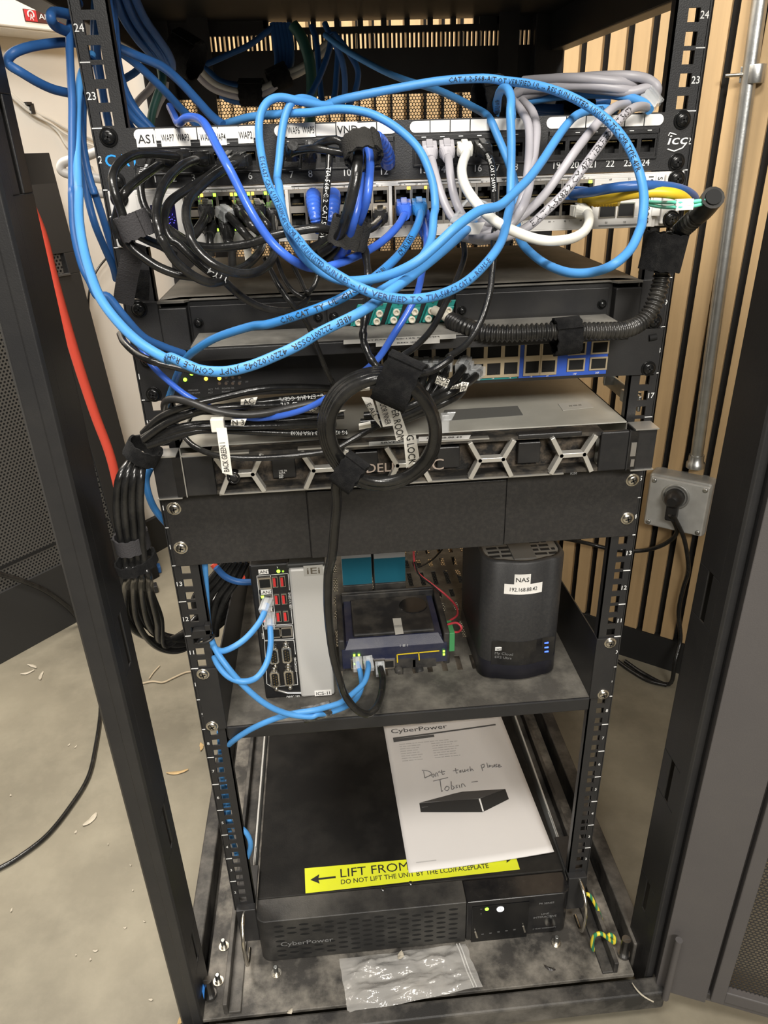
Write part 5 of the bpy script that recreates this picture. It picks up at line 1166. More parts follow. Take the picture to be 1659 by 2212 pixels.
b7 = net('blue printed cable arching high over the patch panel, then looping round its right end', path('B', '560,632 640,600 760,572 1000,525 1250,483 1500,468', 'C', '230,440 370,458 500,492 630,548 770,640 870,750 935,870 972,985 985,1090 975,1200', 'F', '1058,540 1000,660 900,750 780,795 640,800 510,755 410,685 340,600 320,480 320,330 290,190', 'C', '190,745 140,640 60,585', 'B', '1250,545 1050,482 900,420 700,310 560,210', ys=[-.0, -.01, -.015, -.03, -.06, -.09, -.12, -.14, -.16, -.18, -.15, -.09, -.05, -.03, .0, .10, .22, .33]), .0032, CBL)
ctext(b7, 'CAT 6 2-568-AIT OT VERIFIED UL -- RES SUN LISTED US(UL)C 75C CMR TYPE 4PR', .10, .0033, sp=1.1)
net('blue cable loop coming forward over the patch panel just left of the grey coil', path('C', '186,640 180,560 215,490 258,520 266,640', ys=[.04, .02, -.03]), .0033, CBL)
# --- royal blue
net('royal blue cable from switch port 25 looping up to the top left behind the labels', path('E', '1032,400 1032,450 985,530 890,620 770,690 640,745 520,772 430,758 330,700 230,605 120,440 0,205', 'R1', '1180,480 1110,350 1050,230 990,140 920,100 830,105 770,150 730,80 690,0', ys=[-.02, -.06, -.10, -.12, -.135, -.135, -.12, -.09, -.05, -.02, .08]), .0030, CRB, True)
net('royal blue cable dropping from the switch behind the coil to the left rail', path('E', '1145,470 1160,560 1165,650 1140,790 1110,920 1055,1030 975,1160 885,1300 800,1382', 'G', '1520,360 1400,440 1250,515 1050,560 880,553 690,490 560,425 440,330 350,240', 'D', '500,1010 400,920', ys=[-.02, -.09, -.12, -.13, -.12, -.09, -.06, -.05, -.05, -.04]), .0026, CRB, True, d0=(0, -1, -.6))
def dome_boot(o, pts, r0, r1, m):
    """long ribbed boot with a rounded nose over the port, narrowing to the cable"""
    P = to3(pts, 14); n = len(P); b = MB()
    def rad(t):
        r = r0 + (r1 - r0) * t
        if t < .16: return max(.0004, r * math.sqrt(max(0, 1 - (1 - t / .16) ** 2)))
        return r * (1 + (.07 * math.sin(t * 62) if t > .3 else 0))
    b.tube(P, rad, 16); b.build('boot', m, o)
# ring bundle: two bright blue and black patch leads
net('bright blue patch lead, left one of the two hanging through the double strap', path('R2', '1010,260 960,330 970,480 960,650 930,850 890,1020 850,1160 800,1290 740,1369', ys=[-.06, -.10, -.13, -.14, -.12, -.10]), .0029, CRB)
net('bright blue patch lead plugged into patch port 12 and hanging through the double strap', path('R2', '1195,505 1150,350 1090,270 1030,240 1010,330 1035,450 1030,620 1010,800 970,950 920,1070 860,1200 830,1300', ys=[-.02, -.05, -.085, -.12, -.13, -.14, -.13, -.11, -.10]), .0029, CRB)
dome_boot(CPO(), path('R2', '1185,530 1195,480 1180,400 1140,320 1090,262', ys=[-.010, -.022, -.045, -.070]), .0064, .0038, CRB)
net('thick black cable at the front of the double strap', path('R2', '800,360 880,320 930,370 925,500 900,680 860,850 820,1000 770,1140 700,1230 600,1300', ys=[-.07, -.11, -.14, -.15, -.14, -.12, -.10]), .0038, CBK)
net('black cable from patch port 7 running right into the upper strap', path('R2', '320,480 340,420 450,385 560,380 680,400 800,420', ys=[-.02, -.05, -.06]), .0030, CBK, True)
net('black cable from patch port 8 humping up into the upper strap', path('R2', '480,500 500,400 600,330 720,300 800,340 840,420', ys=[-.02, -.06, -.06]), .0030, CBK, True)
b8 = net('black printed cable hanging straight down in front of port 9', path('R2', '670,440 660,600 640,800 625,1000 600,1180 570,1320', ys=[-.055, -.07, -.06]), .0028, CBK)
ctext(b8, 'TIA-568-C.2 CAT.5 POWERSUM', .01, .0034, INKW)
p = aty(550 + 960 / 4.1475, 230 + 385 / 4.1475, -.135); strap('cable_strap', 'dusty black strap round the blue and black leads in front of port 11', p, (.1, -.55, -.8), .0100, .0110, .0130, VELG)
p = aty(550 + 845 / 4.1475, 230 + 1130 / 4.1475, -.115); strap('cable_strap', 'dusty black strap lower on the blue and black leads, over the white switch edge', p, (-.3, .1, -.95), .0112, .0115, .0175, VELG)
net('bright blue boot lead in switch port 15, dropping behind the black cables', path('R2', '545,1000 555,1060 565,1110', ys=[-.046, -.03]), .0032, CRB)
dome_boot(CPO(), path('R2', '524,768 525,830 530,900 540,980 552,1040', ys=[-.014, -.03, -.045, -.046]), .0066, .0040, CRB)
net('bright blue boot lead in switch port 17, half hidden by the printed black cable', path('R2', '692,1010 686,1060 680,1110', ys=[-.046, -.03]), .0032, CRB)
dome_boot(CPO(), path('R2', '705,765 705,830 702,900 696,980 690,1040', ys=[-.014, -.03, -.045, -.046]), .0066, .0040, CRB)
net('black lead in lower switch port 24 curving left into the lower strap', path('R2', '1130,960 1120,1020 1060,1080 980,1110 900,1130', ys=[-.02, -.06, -.09]), .0034, CBK, True)
# --- black leads at the left
K1 = net('black lead from patch port 3 arching far left through the grey strap', path('R1', '860,460 780,450 600,430 420,425 290,470 205,560 180,660 200,780 240,890 270,990', 'D', '400,300 450,390 520,450 620,515 740,560 850,575', ys=[-.02, -.06, -.10, -.12, -.12, -.12, -.12, -.12]), .0032, CBK, True)
net('black lead from patch port 2 curving down left into the grey strap', path('R1', '700,530 620,520 520,580 400,670 300,760 250,850 220,960 200,1060 240,1180', ys=[-.02, -.06, -.10, -.10, -.10]), .0032, CBK, True)
net('black lead from patch port 1 curving down over the blue switch screen', path('R1', '470,510 440,600 430,720 450,850 500,950 600,1020 700,1110 830,1190', ys=[-.02, -.04, -.05, -.06, -.06]), .0030, CBK, True)
K4 = net('black lead from patch port 4 making the outer arc of the big black swirl', path('R1', '1010,470 920,480 800,530 690,630 610,760 575,900 580,1050 620,1200', 'D', '640,340 720,470 830,565 940,612 1040,600', ys=[-.02, -.07, -.11, -.13, -.135, -.13, -.12]), .0032, CBK, True)
K5 = net('black lead from patch port 5 making the middle arc of the big black swirl', path('R1', '1230,470 1150,540 1000,650 820,760 700,850 645,960 650,1080 700,1190', 'D', '740,365 850,470 960,555 1050,600', ys=[-.02, -.06, -.10, -.12, -.12, -.12]), .0032, CBK, True)
ctext(K5, '059HHZ  CU15  VSYYYYY-4', .155, .0040, INKW, flip=True)
K6 = net('black lead from patch port 6 making the inner arc and looping up to the switch', path('R1', '1350,480 1250,530 1080,630 930,760 850,880 840,1000 870,1120', 'D', '830,355 900,445 1000,515 1130,556 1250,540 1330,470 1350,380 1345,260 1340,150', ys=[-.02, -.07, -.11, -.13, -.14, -.14, -.12, -.08, -.02]), .0032, CBK, True, True)
net('black lead from switch port 3 hanging down under the swirl', path('R1', '1010,900 1010,980 960,1080 880,1180 820,1230', ys=[-.02, -.06, -.08]), .0036, CBK, True)
net('black lead in lower switch port 4, straight down behind the horizontal black cable', path('R1', '1030,1030 1040,1120 1050,1220 1060,1340', ys=[-.02, -.045, -.045]), .0032, CBK, True)
net('black lead in lower switch port 6, straight down beside a green light', path('R1', '1190,1030 1200,1120 1210,1220', 'E', '0,640 5,760', ys=[-.02, -.045, -.045]), .0034, CBK, True)
net('black lead from switch port 5 slanting down right', path('R1', '1170,950 1250,1010 1330,1100 1400,1180 1480,1260', ys=[-.02, -.05, -.05]), .0034, CBK, True, clear=True, boot=0)
net('black lead from switch port 7 slanting down right beside the royal blue cable', path('R1', '1310,900 1370,1000 1430,1070 1500,1130', ys=[-.02, -.06, -.05]), .0034, CBK, True)
net('black lead from switch port 9 dropping behind the royal blue cable', path('R1', '1470,900 1510,1000 1560,1060 1600,1140', ys=[-.02, -.06, -.05]), .0034, CBK, True)
net('black lead from lower switch port 10 turning back left to meet the swirl', path('D', '1250,300 1270,380 1230,450 1160,510 1080,545', ys=[-.03, -.08, -.11]), .0031, CBK)
K7 = net('black cable running level across the lower left ports into the double strap', path('D', '700,290 780,350 880,385 1000,392 1180,370 1350,315 1500,285', 'R2', '560,1090 680,1110 760,1150', ys=[-.07, -.09, -.10, -.10, -.09]), .0032, CBK)
net('black cable leaving the grey strap to the right below the switch screen', path('D', '480,310 560,350 640,385 720,440', ys=[-.11, -.10, -.09]), .0031, CBK)
net('black cable under the horizontal one, running right behind the blue loops', path('R5', '1180,170 1260,130 1340,90 1400,60', ys=[-.09, -.10]), .0036, CBK)
net('second black cable curving down left out of the lower strap', path('R5', '1180,260 1290,200 1390,130 1450,60', ys=[-.08, -.10]), .0036, CBK)
net('third black cable below it, leaving the lower strap to the left', path('R5', '1340,260 1420,200 1480,140 1500,80', ys=[-.08, -.10]), .0038, CBK)
p = aty(290, 488, -.12); strap('cable_strap', 'grey-black strap round the black leads at the far left of the switch', p, (.28, .0, -.95), .0086, .0082, .016, mat('soft_grey_tape', (.045, .043, .045), .9, bump=(800, .6), spec=.2))
# strap tails at left
def ribbon(name, label, pts, w, m, th=.0016, wd=None):
    P = sm3(pts, 5); b = MB(); rs = []
    for i, c in enumerate(P):
        T = (P[min(i + 1, len(P) - 1)] - P[max(i - 1, 0)]).normalized(); V = (CAM - c).normalized(); X = T.cross(V).normalized(); N = X.cross(T)
        rs.append([c - X * w / 2 - N * th / 2, c + X * w / 2 - N * th / 2, c + X * w / 2 + N * th / 2, c - X * w / 2 + N * th / 2])
    b.rings(rs, 0, False); o = b.build(name, m, None); return tag(o, label, 'cable strap')
ribbon('strap_tail', 'ribbed black strap tail hanging at the left rail above the fibre enclosure', [aty(u, v, y) for u, v, y in ((293, 525, -.085), (285, 555, -.08), (276, 595, -.075), (266, 655, -.06))], .0155, MATS['soft_grey_tape'])
ribbon('strap_tail', 'short wide black strap end beside the ribbed tail on the left rail', [aty(u, v, y) for u, v, y in ((300, 582, -.02), (300, 615, -.022), (299, 645, -.02))], .017, VEL)
# drop cables over the fibre enclosure
net('twisted black cable hanging from the double strap to the top of the black coil', path('E', '775,570 800,680 818,850 808,1000 788,1130 792,1220 830,1310 880,1370', 'H', '480,260', ys=[-.10, -.13, -.14, -.15, -.155]), lambda t: .0028 * (1 + .12 * math.sin(t * 60)), CBK)
net('black cable dropping from under the grey leads to the top of the black coil', path('E', '1380,590 1392,700 1350,830 1280,980 1200,1130 1100,1240 1000,1310 930,1370', ys=[-.04, -.08, -.12, -.15]), .0025, CBK)
d3 = net('black printed cable from patch port 16 sweeping down to the right of the coil strap', path('R3', '590,360 630,420 670,520 690,700 700,900 705,1100', 'E', '1570,560 1560,760 1540,930 1480,1110 1400,1230 1300,1300', 'H', '890,210 790,275 700,300', ys=[-.02, -.06, -.09, -.11, -.13, -.15, -.16]), .0025, CBK, True)
ctext(d3, 'compliant CAT 5 24AWG', .025, .0026, INKW)
net('black cable crossing the fibre cover from the swirl to the thin loops', path('D', '1030,600 1140,700 1270,770 1390,792 1480,790', 'R5', '1080,700 1150,640 1180,600', ys=[-.10, -.08, -.06]), .0029, CBK)
net('thin black cable loop hanging in front of the fibre enclosure lid, right strand', path('R5', '1010,190 1060,320 1120,440 1170,540 1230,500 1270,400 1290,330', ys=[-.03, -.07, -.06]), .0020, CBK)
net('thin black cable loop hanging in front of the fibre enclosure lid, left strand', path('R5', '900,230 950,380 1020,500 1100,570 1160,580 1210,520', ys=[-.03, -.06, -.06]), .0020, CBK)
net('black cable slanting down across the fibre cover to behind the coil', path('R5', '800,250 850,350 920,480 1000,600 1100,720 1190,850 1270,1050 1330,1200 1390,1340', 'H', '185,340 200,420', ys=[-.05, -.08, -.08, -.06, -.05]), .0023, CBK)
net('black cable under the light blue sweep at the left rail', path('G', '165,60 190,110 260,175 350,220 470,250 600,280 720,300', ys=[-.03, -.08, -.08]), .0030, CBK)
# --- grey and white leads at the right
GB = boot_g = .016
net('grey lead from patch port 13 dropping to the grey gather', path('R3', '120,370 130,450 165,600 210,760 270,910 340,1020 450,1080 560,1110', ys=[-.02, -.06, -.08, -.08]), .0032, CGR, True)
net('grey lead from patch port 14, just left of the white lead', path('R3', '275,360 285,450 300,600 330,780 380,920 450,1020 600,1050', ys=[-.02, -.06, -.08, -.08]), .0032, CGR, True)
w1 = net('white lead from patch port 15 swinging down right to switch port 46', path('R3', '435,370 445,420 415,500 405,590 430,700 500,820 610,950 740,1050 880,1120 1040,1180 1200,1205 1380,1185 1500,1120 1545,1030 1530,960 1460,935', ys=[-.02, -.06, -.09, -.12, -.13, -.13, -.13, -.11, -.07, -.03]), .0036, CWH, True, True)
net('left grey lead of the pair dropping from the flat coil past port 18', path('R3', '860,-60 940,40 1000,160 1010,330 1000,520 980,680 940,840 880,960 800,1080 700,1130 500,1150', ys=[.02, -.04, -.08, -.10, -.10, -.09]), .0032, CGR)
net('right grey lead of the pair dropping from the flat coil past port 18', path('R3', '950,-50 1040,50 1075,200 1060,400 1030,580 1000,760 950,900 870,1020 760,1130 650,1180 480,1160', ys=[.02, -.04, -.085, -.11, -.11, -.09]), .0032, CGR)
g6 = net('grey lead sweeping from the grey coil down past port 20 to the gather', path('C', '900,565 840,575 790,610 715,690 620,810 540,925 470,1025 400,1105 300,1190 200,1250 60,1290', ys=[.0, -.05, -.08, -.09, -.10, -.09]), .0033, CGR)
g7 = net('grey printed lead sweeping from the grey coil down past port 22 to the gather', path('C', '1015,590 970,578 915,595 850,655 760,770 660,905 560,1040 460,1140 350,1235 230,1290 80,1310', ys=[-.01, -.05, -.08, -.095, -.10, -.10, -.09]), .0033, CGR)
ctext(g7, 'EIA/TIA-568B.2 CM 4PR VERIFIED CAT 5e STP', .065, .0042, INK, flip=True)
for i, s in enumerate(('270,520 400,460 560,430 740,415 900,412 1000,430 1052,475 1040,520 1000,545', '300,540 420,500 560,470 740,485 900,500 1000,478 1050,490 1020,560', '330,440 470,430 620,425 800,440 900,450 960,470', '290,500 450,480 650,465 820,478 930,500 1010,520', '860,410 960,420 1040,455 1055,500 1010,580')):
    net('grey lead in the flat coil lying on top of the patch panel at the right', path('C', s, ys=[.05, .02, .0, .0, .01]), .0038, CGR, group='grey leads of the flat coil on the patch panel')
net('blue lead lying in the flat grey coil on top of the patch panel', path('C', '290,565 430,535 600,515 780,512 900,530 980,560 1015,600', ys=[.05, .01, -.02]), .0036, CBL)
for i in range(3): net('deep blue lead lying under the flat grey coil at the right', path('C', '%d,%d %d,%d %d,%d %d,%d' % (370, 580 + 12 * i, 500, 590 + 12 * i, 640, 570 + 10 * i, 800, 540 + 8 * i), ys=[.06 + .01 * i, .05]), .0036, CDB, group='deep blue leads under the grey coil')
p = aty(1000 + 610 / 2.5175, 605 / 2.5175, .055); strap('cable_strap', 'black strap round the blue leads under the grey coil on the patch panel', p, (1, 0, .05), .010, .012, .028)
p = aty(1000 + 145 / 2.5175, 560 / 2.5175, .05); strap('cable_strap', 'black strap at the left end of the flat grey coil', p, (1, .2, .1), .018, .016, .020)
p = aty(1000 + 1005 / 2.5175, 560 / 2.5175, -.0); strap('clear_tape', 'clear tape wrap at the right bend of the grey coil', p, (.5, -.3, -.6), .007, .007, .014, CLR)
for i, s in enumerate(('430,1120 540,1100 660,1095', '400,1160 540,1190 680,1180', '520,1050 600,1040 670,1045')):
    net('grey lead in the small gather hanging below the white switch', path('R3', s, ys=[-.07, -.09, -.09]), .0037, CGR, group='grey leads in the gather below the switch')
b = MB(); q = [aty(900 + a / 4.1475, 230 + c / 4.1475, y) for a, c, y in ((330, 1000, -.085), (470, 830, -.07), (640, 880, -.08), (560, 960, -.10), (420, 1060, -.10))]
b.tube(sm3([q[0], q[1], q[2]], 5), .004, 8, flat=.3); b.tube(sm3([q[0], (q[3] + q[4]) / 2, q[3], q[2]], 5), .005, 8, flat=.3); o = b.build('clear_bag_tie', CLR); tag(o, 'twist of clear plastic film round the grey leads below port 15', 'plastic film')
b = MB(); c = aty(900 + 475 / 4.1475, 230 + 1095 / 4.1475, -.105); b.obox(c, XA * .009, YA * .0010, Vector((.002, 0, .004))); o = b.build('tape_scrap', LBL); tag(o, 'torn bit of white tape on the grey leads below the switch', 'tape')
# --- yellow and dark blue leads to the right ear, aqua fibres in the loom
y1 = net('yellow printed lead from the switch end ports bending round the right ear', path('F', '735,362 850,360 1000,330 1150,318 1270,330 1335,368 1352,430 1335,500', 'P', '1462,500 1440,540 1412,570 1385,592', ys=[-.03, -.07, -.08, -.06, -.02, .03, .05]), .0040, CYE, True, boot=.02, d0=(.8, -.6, -.05))
ctext(y1, 'E6126-DG (UL) ... SYSTEM', .035, .0044, mat('yellow_print_dark', (.22, .13, .02), .5))
net('navy blue lead above the yellow one bending round the right ear', path('F', '650,330 760,318 900,293 1050,280 1200,284 1310,306 1375,345 1385,400', 'P', '1480,480 1455,530 1430,570', ys=[-.02, -.07, -.08, -.06, -.02, .03, .06]), .0038, mat('navy_jacket', (.030, .105, .32), .35), True, boot=.02, d0=(.75, -.65, -.05))
for i, s in enumerate(('1080,372 1180,380 1260,380 1380,374 1470,362', '1085,388 1180,406 1260,408 1380,400 1475,375')):
    o = cable('aqua_fibre', '%s aqua fibre running from the switch slot into the black corrugated loom' % ('upper', 'lower')[i], 'fibre cable', path('F', s, ys=[-.02, -.09, -.10]), .0014, CAQ)
    P = CP[o.name]; m = MB(); k = 14; m.obox((P[k] + P[k + 2]) / 2, (P[k + 3] - P[k - 2]) / 2, YA * .0019, ZA * .0022); m.build('flag_label', LBL, o)
LP = path('F', '1495,350 1440,420 1360,495 1290,560 1215,640 1195,760 1180,860 1155,950 1115,1040 1050,1105 960,1140 830,1148 700,1148 560,1150 420,1155 270,1162', 'E', '1500,1155 1390,1120 1310,1085', ys=[-.10, -.075, -.05, -.05, -.05, -.055, -.06, -.072, -.075, -.075, -.07, -.06, -.03])
P3 = to3(LP, 28); b = MB(); n = len(P3)
cum = [0]
for a, c in zip(P3, P3[1:]): cum.append(cum[-1] + (c - a).length)
rs = []; res = []; s = 0; i = 0; step = .00066
while s < cum[-1] - 1e-5:
    while cum[i + 1] < s: i += 1
    f = (s - cum[i]) / max(1e-9, cum[i + 1] - cum[i]); res.append(P3[i].lerp(P3[i + 1], f)); s += step
b.tube(res, 1.0, 4)
class _R:  # radius by index: smooth cuff at the open end, ribs elsewhere
    pass
def loom_r(t):
    s = t * cum[-1]
    if s < .028: return .0084 - .0006 * (s / .028)
    return .0066 + .0010 * math.sin(2 * math.pi * s / .0040)
b = MB(); b.tube(res, loom_r, 14); lo = b.build('corrugated_loom', mat('loom_black', (.013, .013, .013), .3, dust=(60, .12, DUST)), None); tag(lo, 'black corrugated loom carrying the aqua fibres down the right side to the adapters', 'cable loom')
T = (res[1] - res[0]).normalized(); b = MB(); b.lathe(res[0] - T * .0005, -T, [(0, .0060), (.0010, .0058)], 18); b.build('open_end', VOID, lo)
p = aty(1200, 668 / 2.765 + 300, -.05)
p = aty(1434, 544, -.052); strap('cable_strap', 'wide fuzzy black strap holding the loom against the right mounting rail', p, (.12, 0, .99), .0145, .012, .029)
p = aty(1223, 727, -.072); strap('cable_strap', 'fuzzy black strap holding the loom to the tray lip', p, (1, 0, .06), .0128, .0112, .021, side=ZA)
# boot where the loom meets the adapter
pp_ = res[-1]; b = MB(); b.tube([pp_, pp_ + Vector((-.006, .008, .004)), pp_ + Vector((-.012, .018, .006))], .0042, 10); b.build('ivory_boot', IVO, lo)
# --- black door cables at the server level
BB = [('300,655 400,560 560,488 760,440 1000,388 1200,378 1420,384', 'uppermost'), ('300,680 450,590 650,520 850,488 1100,455 1380,428', 'second'), ('305,690 430,600 580,535 700,520 1000,540 1400,556', 'third'),
      ('310,705 450,640 620,600 900,592 1200,572 1500,545', 'fourth'), ('320,715 480,650 640,612 900,612 1200,602 1450,596', 'fifth'), ('330,728 500,672 650,634 900,640 1200,652 1520,648', 'lowest'), ('310,668 480,560 700,505 950,490 1200,480 1450,470', 'middle')]
for i, (s, nm) in enumerate(BB):
    o = net('black door cable, %s strand of the sheaf lying over the server top' % nm, path('G', s, ys=[-.045 - .004 * (i % 3), -.06, -.05 + .01 * (i % 2), -.03]), .0032, CBK)
    if i in (1, 3, 5, 6): ctext(o, ['', 'CAT-5 VERIFIED ETL - E74 2U5 CCE7L', '', '0D566 FT ETL VERIFIED', '', 'CM CMG 02122 0023 USA PK03', '1E VERIFIED ETL'][i], .13 if i != 3 else .21, .0034, INKW, flip=True)
net('dark grey cable with a tight bend at the left, running over the black sheaf', path('G', '450,540 428,500 440,460 490,448 590,470 720,515 880,540 1030,532 1180,500 1400,455', ys=[-.03, -.06, -.08, -.075, -.06]), .0032, mat('charcoal_jacket', (.03, .029, .028), .4, bump=(260, .2)))
net('black cable drooping in front of the bezel and rising inside the coil', path('G', '545,670 600,725 690,770 800,795 960,802 1150,792 1380,765', 'H', '210,745 350,665 470,600 560,560', ys=[-.04, -.07, -.075, -.07, -.05]), .0026, CBK)
for i, (s, ys, nm) in enumerate((('985,235 945,300 880,370 780,430 660,490 540,530 380,550', [-.02, -.06, -.06, -.05], 'upper'), ('1065,290 1000,345 900,405 780,470 660,530 520,575 360,590', [-.02, -.07, -.06, -.05], 'middle'), ('1000,260 960,400 880,455 760,510 640,560 500,600', [-.015, -.06, -.06, -.05], 'lower'))):
    o = net('black printed door cable, %s of three leaving the teal ports' % nm, path('H', s, ys=ys), .0038, CBK, True, boot=0, clear=True)
    ctext(o, ['ETL2U5 17-71', 'E CA G (ETL) VESAM', 'C(ETL)US'][i], .045, .0036, INKW, flip=True)
for k in range(4): net('black lead from a teal port dropping behind the coil strap', path('H', '%d,%d %d,%d %d,%d' % (690 + 62 * k, 240, 675 + 58 * k, 320, 640 + 50 * k, 420), ys=[-.015, -.05, -.06]), .0036, CBK, True, boot=0, clear=True, group='leads from the teal ports behind the coil strap')
# the coil: three turns
CC = (650 + 472 / 2.765, 700 + 632 / 2.765); coil = []
for i in range(3 * 30 + 14):
    a = -math.pi * .42 - 2 * math.pi * i / 30; k = i / 103
    tt = i / 30; rx = (347 - 14 * tt + 11 * math.sin(2.2 * a + 1.6 * tt)) / 2.765; ry = (347 - 13 * tt + 6 * math.sin(1.7 * a + tt)) / 2.765
    coil.append((CC[0] + rx * math.cos(a) + 4 * k, CC[1] + ry * math.sin(a), -.146 + .018 * math.sin(a) - .0046 * tt))
tail = path('H', '250,880 212,960 216,1060 203,1200 188,1370', 'J', '1508,560 1506,800 1535,1060 1580,1240', 'K', '668,955 740,1045 812,1072 868,1030 900,940 908,850 892,775', ys=[-.15, -.145, -.135, -.12, -.105, -.09, -.075, -.06, -.05, -.035, -.03, -.025, -.012, .022, .043, .066])
co = net('black printed cable wound in a round coil, its tail dropping to the router', coil + tail, .0042, CBK, None, True, boot=0, clear=True, d1=(0, -1, -.5))
ctext(co, 'E168637 4PR 24AWG VERIFIED TIA-568.2-D UTP', .16, .0036, INKW); ctext(co, '568.2-D UTP CABLE 4PR 24AWG', 1.05, .0040, INKW)
cw = lambda k: Vector(CP[co.name][k])
p = aty(650 + 580 / 2.765, 700 + 345 / 2.765, -.169); strap('cable_strap', 'fuzzy black strap at the top right of the black coil', p, RIGHT * .93 - UP * .42, .0158, .0150, .0255, side=UP)
p = aty(650 + 288 / 2.765, 700 + 888 / 2.765, -.155); strap('cable_strap', 'fuzzy black strap at the lower left of the black coil', p, RIGHT * .80 - UP * .60, .0112, .0100, .0185, side=UP)
# paper flags on the cables
def flag(label, tagp, quad, y, lines, th, vert=True, ys=None):
    q = [aty(*px(tagp, s)[0], (ys[i] if ys else y)) for i, s in enumerate(quad.split())]  # tl tr br bl
    b = MB(); n = 5; rs = []
    N = (CAM - q[0]).normalized()
    for i in range(n + 1):
        t = i / n; w = N * (.0014 * math.sin(t * 5)); rs.append((q[0].lerp(q[3], t) + w, q[1].lerp(q[2], t) + w, q[1].lerp(q[2], t) + w - N * .0003, q[0].lerp(q[3], t) + w - N * .0003))
    b.rings([list(r) for r in rs], 0, False); o = b.build('cable_flag', mat('flag_paper', (.82, .79, .71), .55), None); tag(o, label, 'cable flag'); t = MB()
    if vert: X = (q[3] - q[0]); Y = (q[1] - q[0])
    else: X = (q[1] - q[0]); Y = (q[0] - q[3])
    W_, H_ = X.length, Y.length; X.normalize(); Y = (Y - X * Y.dot(X)).normalized(); c = sum(q, Vector()) / 4 + N * .0020; n = len(lines)
    for i, l in enumerate(lines): put_text(t, l, c + Y * (-th / 2 - (i - (n - 1) / 2) * th * 1.4), X, Y, th, min(W_ * .9, glyphs(l)[2] * th / .69), 'C')
    t.build('lettering', INK, o); return o
o = flag('white paper flag reading BACK GREEN 1 hanging over the bezel at the left', 'G', '738,620 800,618 836,905 775,890', -.105, [], .0055)
q = [aty(*px('G', s)[0], -.105) for s in '738,660 800,658 836,905 775,890'.split()]; t = MB(); X = (q[0] - q[3]).normalized(); Y = (q[0] - q[1]); Y = (Y - X * Y.dot(X)).normalized(); N = X.cross(Y)
put_text(t, 'BACK GREEN 1', (q[2] + q[3]) / 2 - Y * .0022 + X * .0030 + N * .0012, X, Y, .0044, .0255); t.build('lettering', INK, o)
MB().obox(aty(*px('G', '748,600')[0], -.082), XA * .0055, YA * .0038, ZA * .0058).build('wrap', MATS['flag_paper'], o, .001)
flag('white paper flag reading SIDE DOOR INNER inside the coil', 'H', '425,395 500,378 560,605 490,615', -.112, ['SIDE DOOR INNER'], .0046)
flag('white paper flag reading SERVER ROOM inside the coil, overlapping its neighbour', 'H', '500,395 560,430 650,690 570,700', -.100, ['SERVER ROOM'], .0058)
flag('white paper flag reading G LOCK at the lower right inside the coil', 'H', '612,672 686,662 708,800 630,862', -.106, ['G LOCK'], .0058)
flag('white flag reading SIDE OUT on the upper door cable right of the coil', 'H', '815,308 890,335 870,380 800,352', -.075, ['SIDE', 'OUT'], .0040, False)
flag('white flag on the door cable just right of the SIDE OUT flag', 'H', '905,370 960,350 945,385 890,390', -.085, ['IBU'], .0032, False)
flag('small white wrap label reading SIDE near the teal ports', 'H', '960,345 1005,350 985,400 948,405', -.090, ['SIDE'], .0036)
flag('white triangular flag pointing down behind the SIDE DOOR INNER flag', 'H', '362,435 425,440 480,620 430,560', -.075, ['E ALL'], .0040)
flag('white flag tip lying across the sheaf left of the coil', 'G', '1290,515 1340,480 1350,500 1320,530', -.075, ['LO'], .0040, False)
flag('white flag reading N 3 on the black sheaf', 'G', '830,570 920,565 905,608 825,605', -.082, ['N 3'], .0046, False)
flag('white flag wrapped round the sheaf under the dark grey cable', 'G', '885,450 985,435 970,480 885,482', -.075, ['AC'], .0046, False)
flag('ivory wrap label on the lowest sheaf strands inside the coil', 'H', '345,595 415,580 420,618 348,632', -.075, [], .004, False)
flag('short white wrap label on the sheaf inside the coil top left', 'H', '355,382 410,375 412,395 356,402', -.075, [], .004, False)
flag('white pointed flag across the sheaf at the coil left side', 'H', '205,520 270,512 230,530 205,540', -.07, [], .004, False)
flag('white paper flag on the leads below the lower left switch ports', 'D', '1150,390 1200,400 1210,490 1165,480', -.03, [], .004)
b = MB(); c = aty(*px('H', '860,590')[0], -.045); b.obox(c, XA * .0035, YA * .004, ZA * .0085); b.obox(c + ZA * .006 + XA * .004, XA * .004, YA * .001, Vector((.002, 0, .004))); o = b.build('loose_plug', CLR, None, .0006); tag(o, 'loose clear modular plug standing on the server top right of the coil', 'plug')
# --- black bundle running down the left outside
BN = 'black cables in the bundle down the left side'
rr = random.Random(4); lab = 'black cable in the strapped bundle running down outside the left rail'
for i in range(11):
    a, d = (i % 4 - 1.5) / 1.5, (i // 4 - 1) * .011
    u = lambda c, w: c + a * w
    ex = [(1.0, 1240 + 18 * i), ]
    top = [(u(1255, 40), 740 + 20 * abs(a)), (u(1170, 95), 950), (u(1150, 105), 1200), (u(1165, 105), 1400), (u(1185, 90), 1560), (u(1215, 85), 1740), (u(1240, 95), 1850)]
    pts = [(x / 4.1475, 800 + y / 4.1475) for x, y in top]
    k = i / 10
    low = [(295 + 25 * a + 10 * k, 1270 + 15 * k), (305 + 28 * a + 20 * k, 1330 + 18 * (1 - k)), (335 + 30 * k, 1385 + 14 * math.sin(i * 2.1)), (390 + 30 * k, 1395 + 14 * math.sin(i * 1.7) - 45 * k), (450 + 14 * k, 1370 - 75 * k), (500, 1330 - 110 * k)]
    P = [(x, y, -.045 + d + (.02 if j == 0 else 0)) for j, (x, y) in enumerate(pts)] + [(x, y, -.03 + d + .035 * (j + 1)) for j, (x, y) in enumerate(low)]
    net(lab, P, .0035, CBK, group=BN)
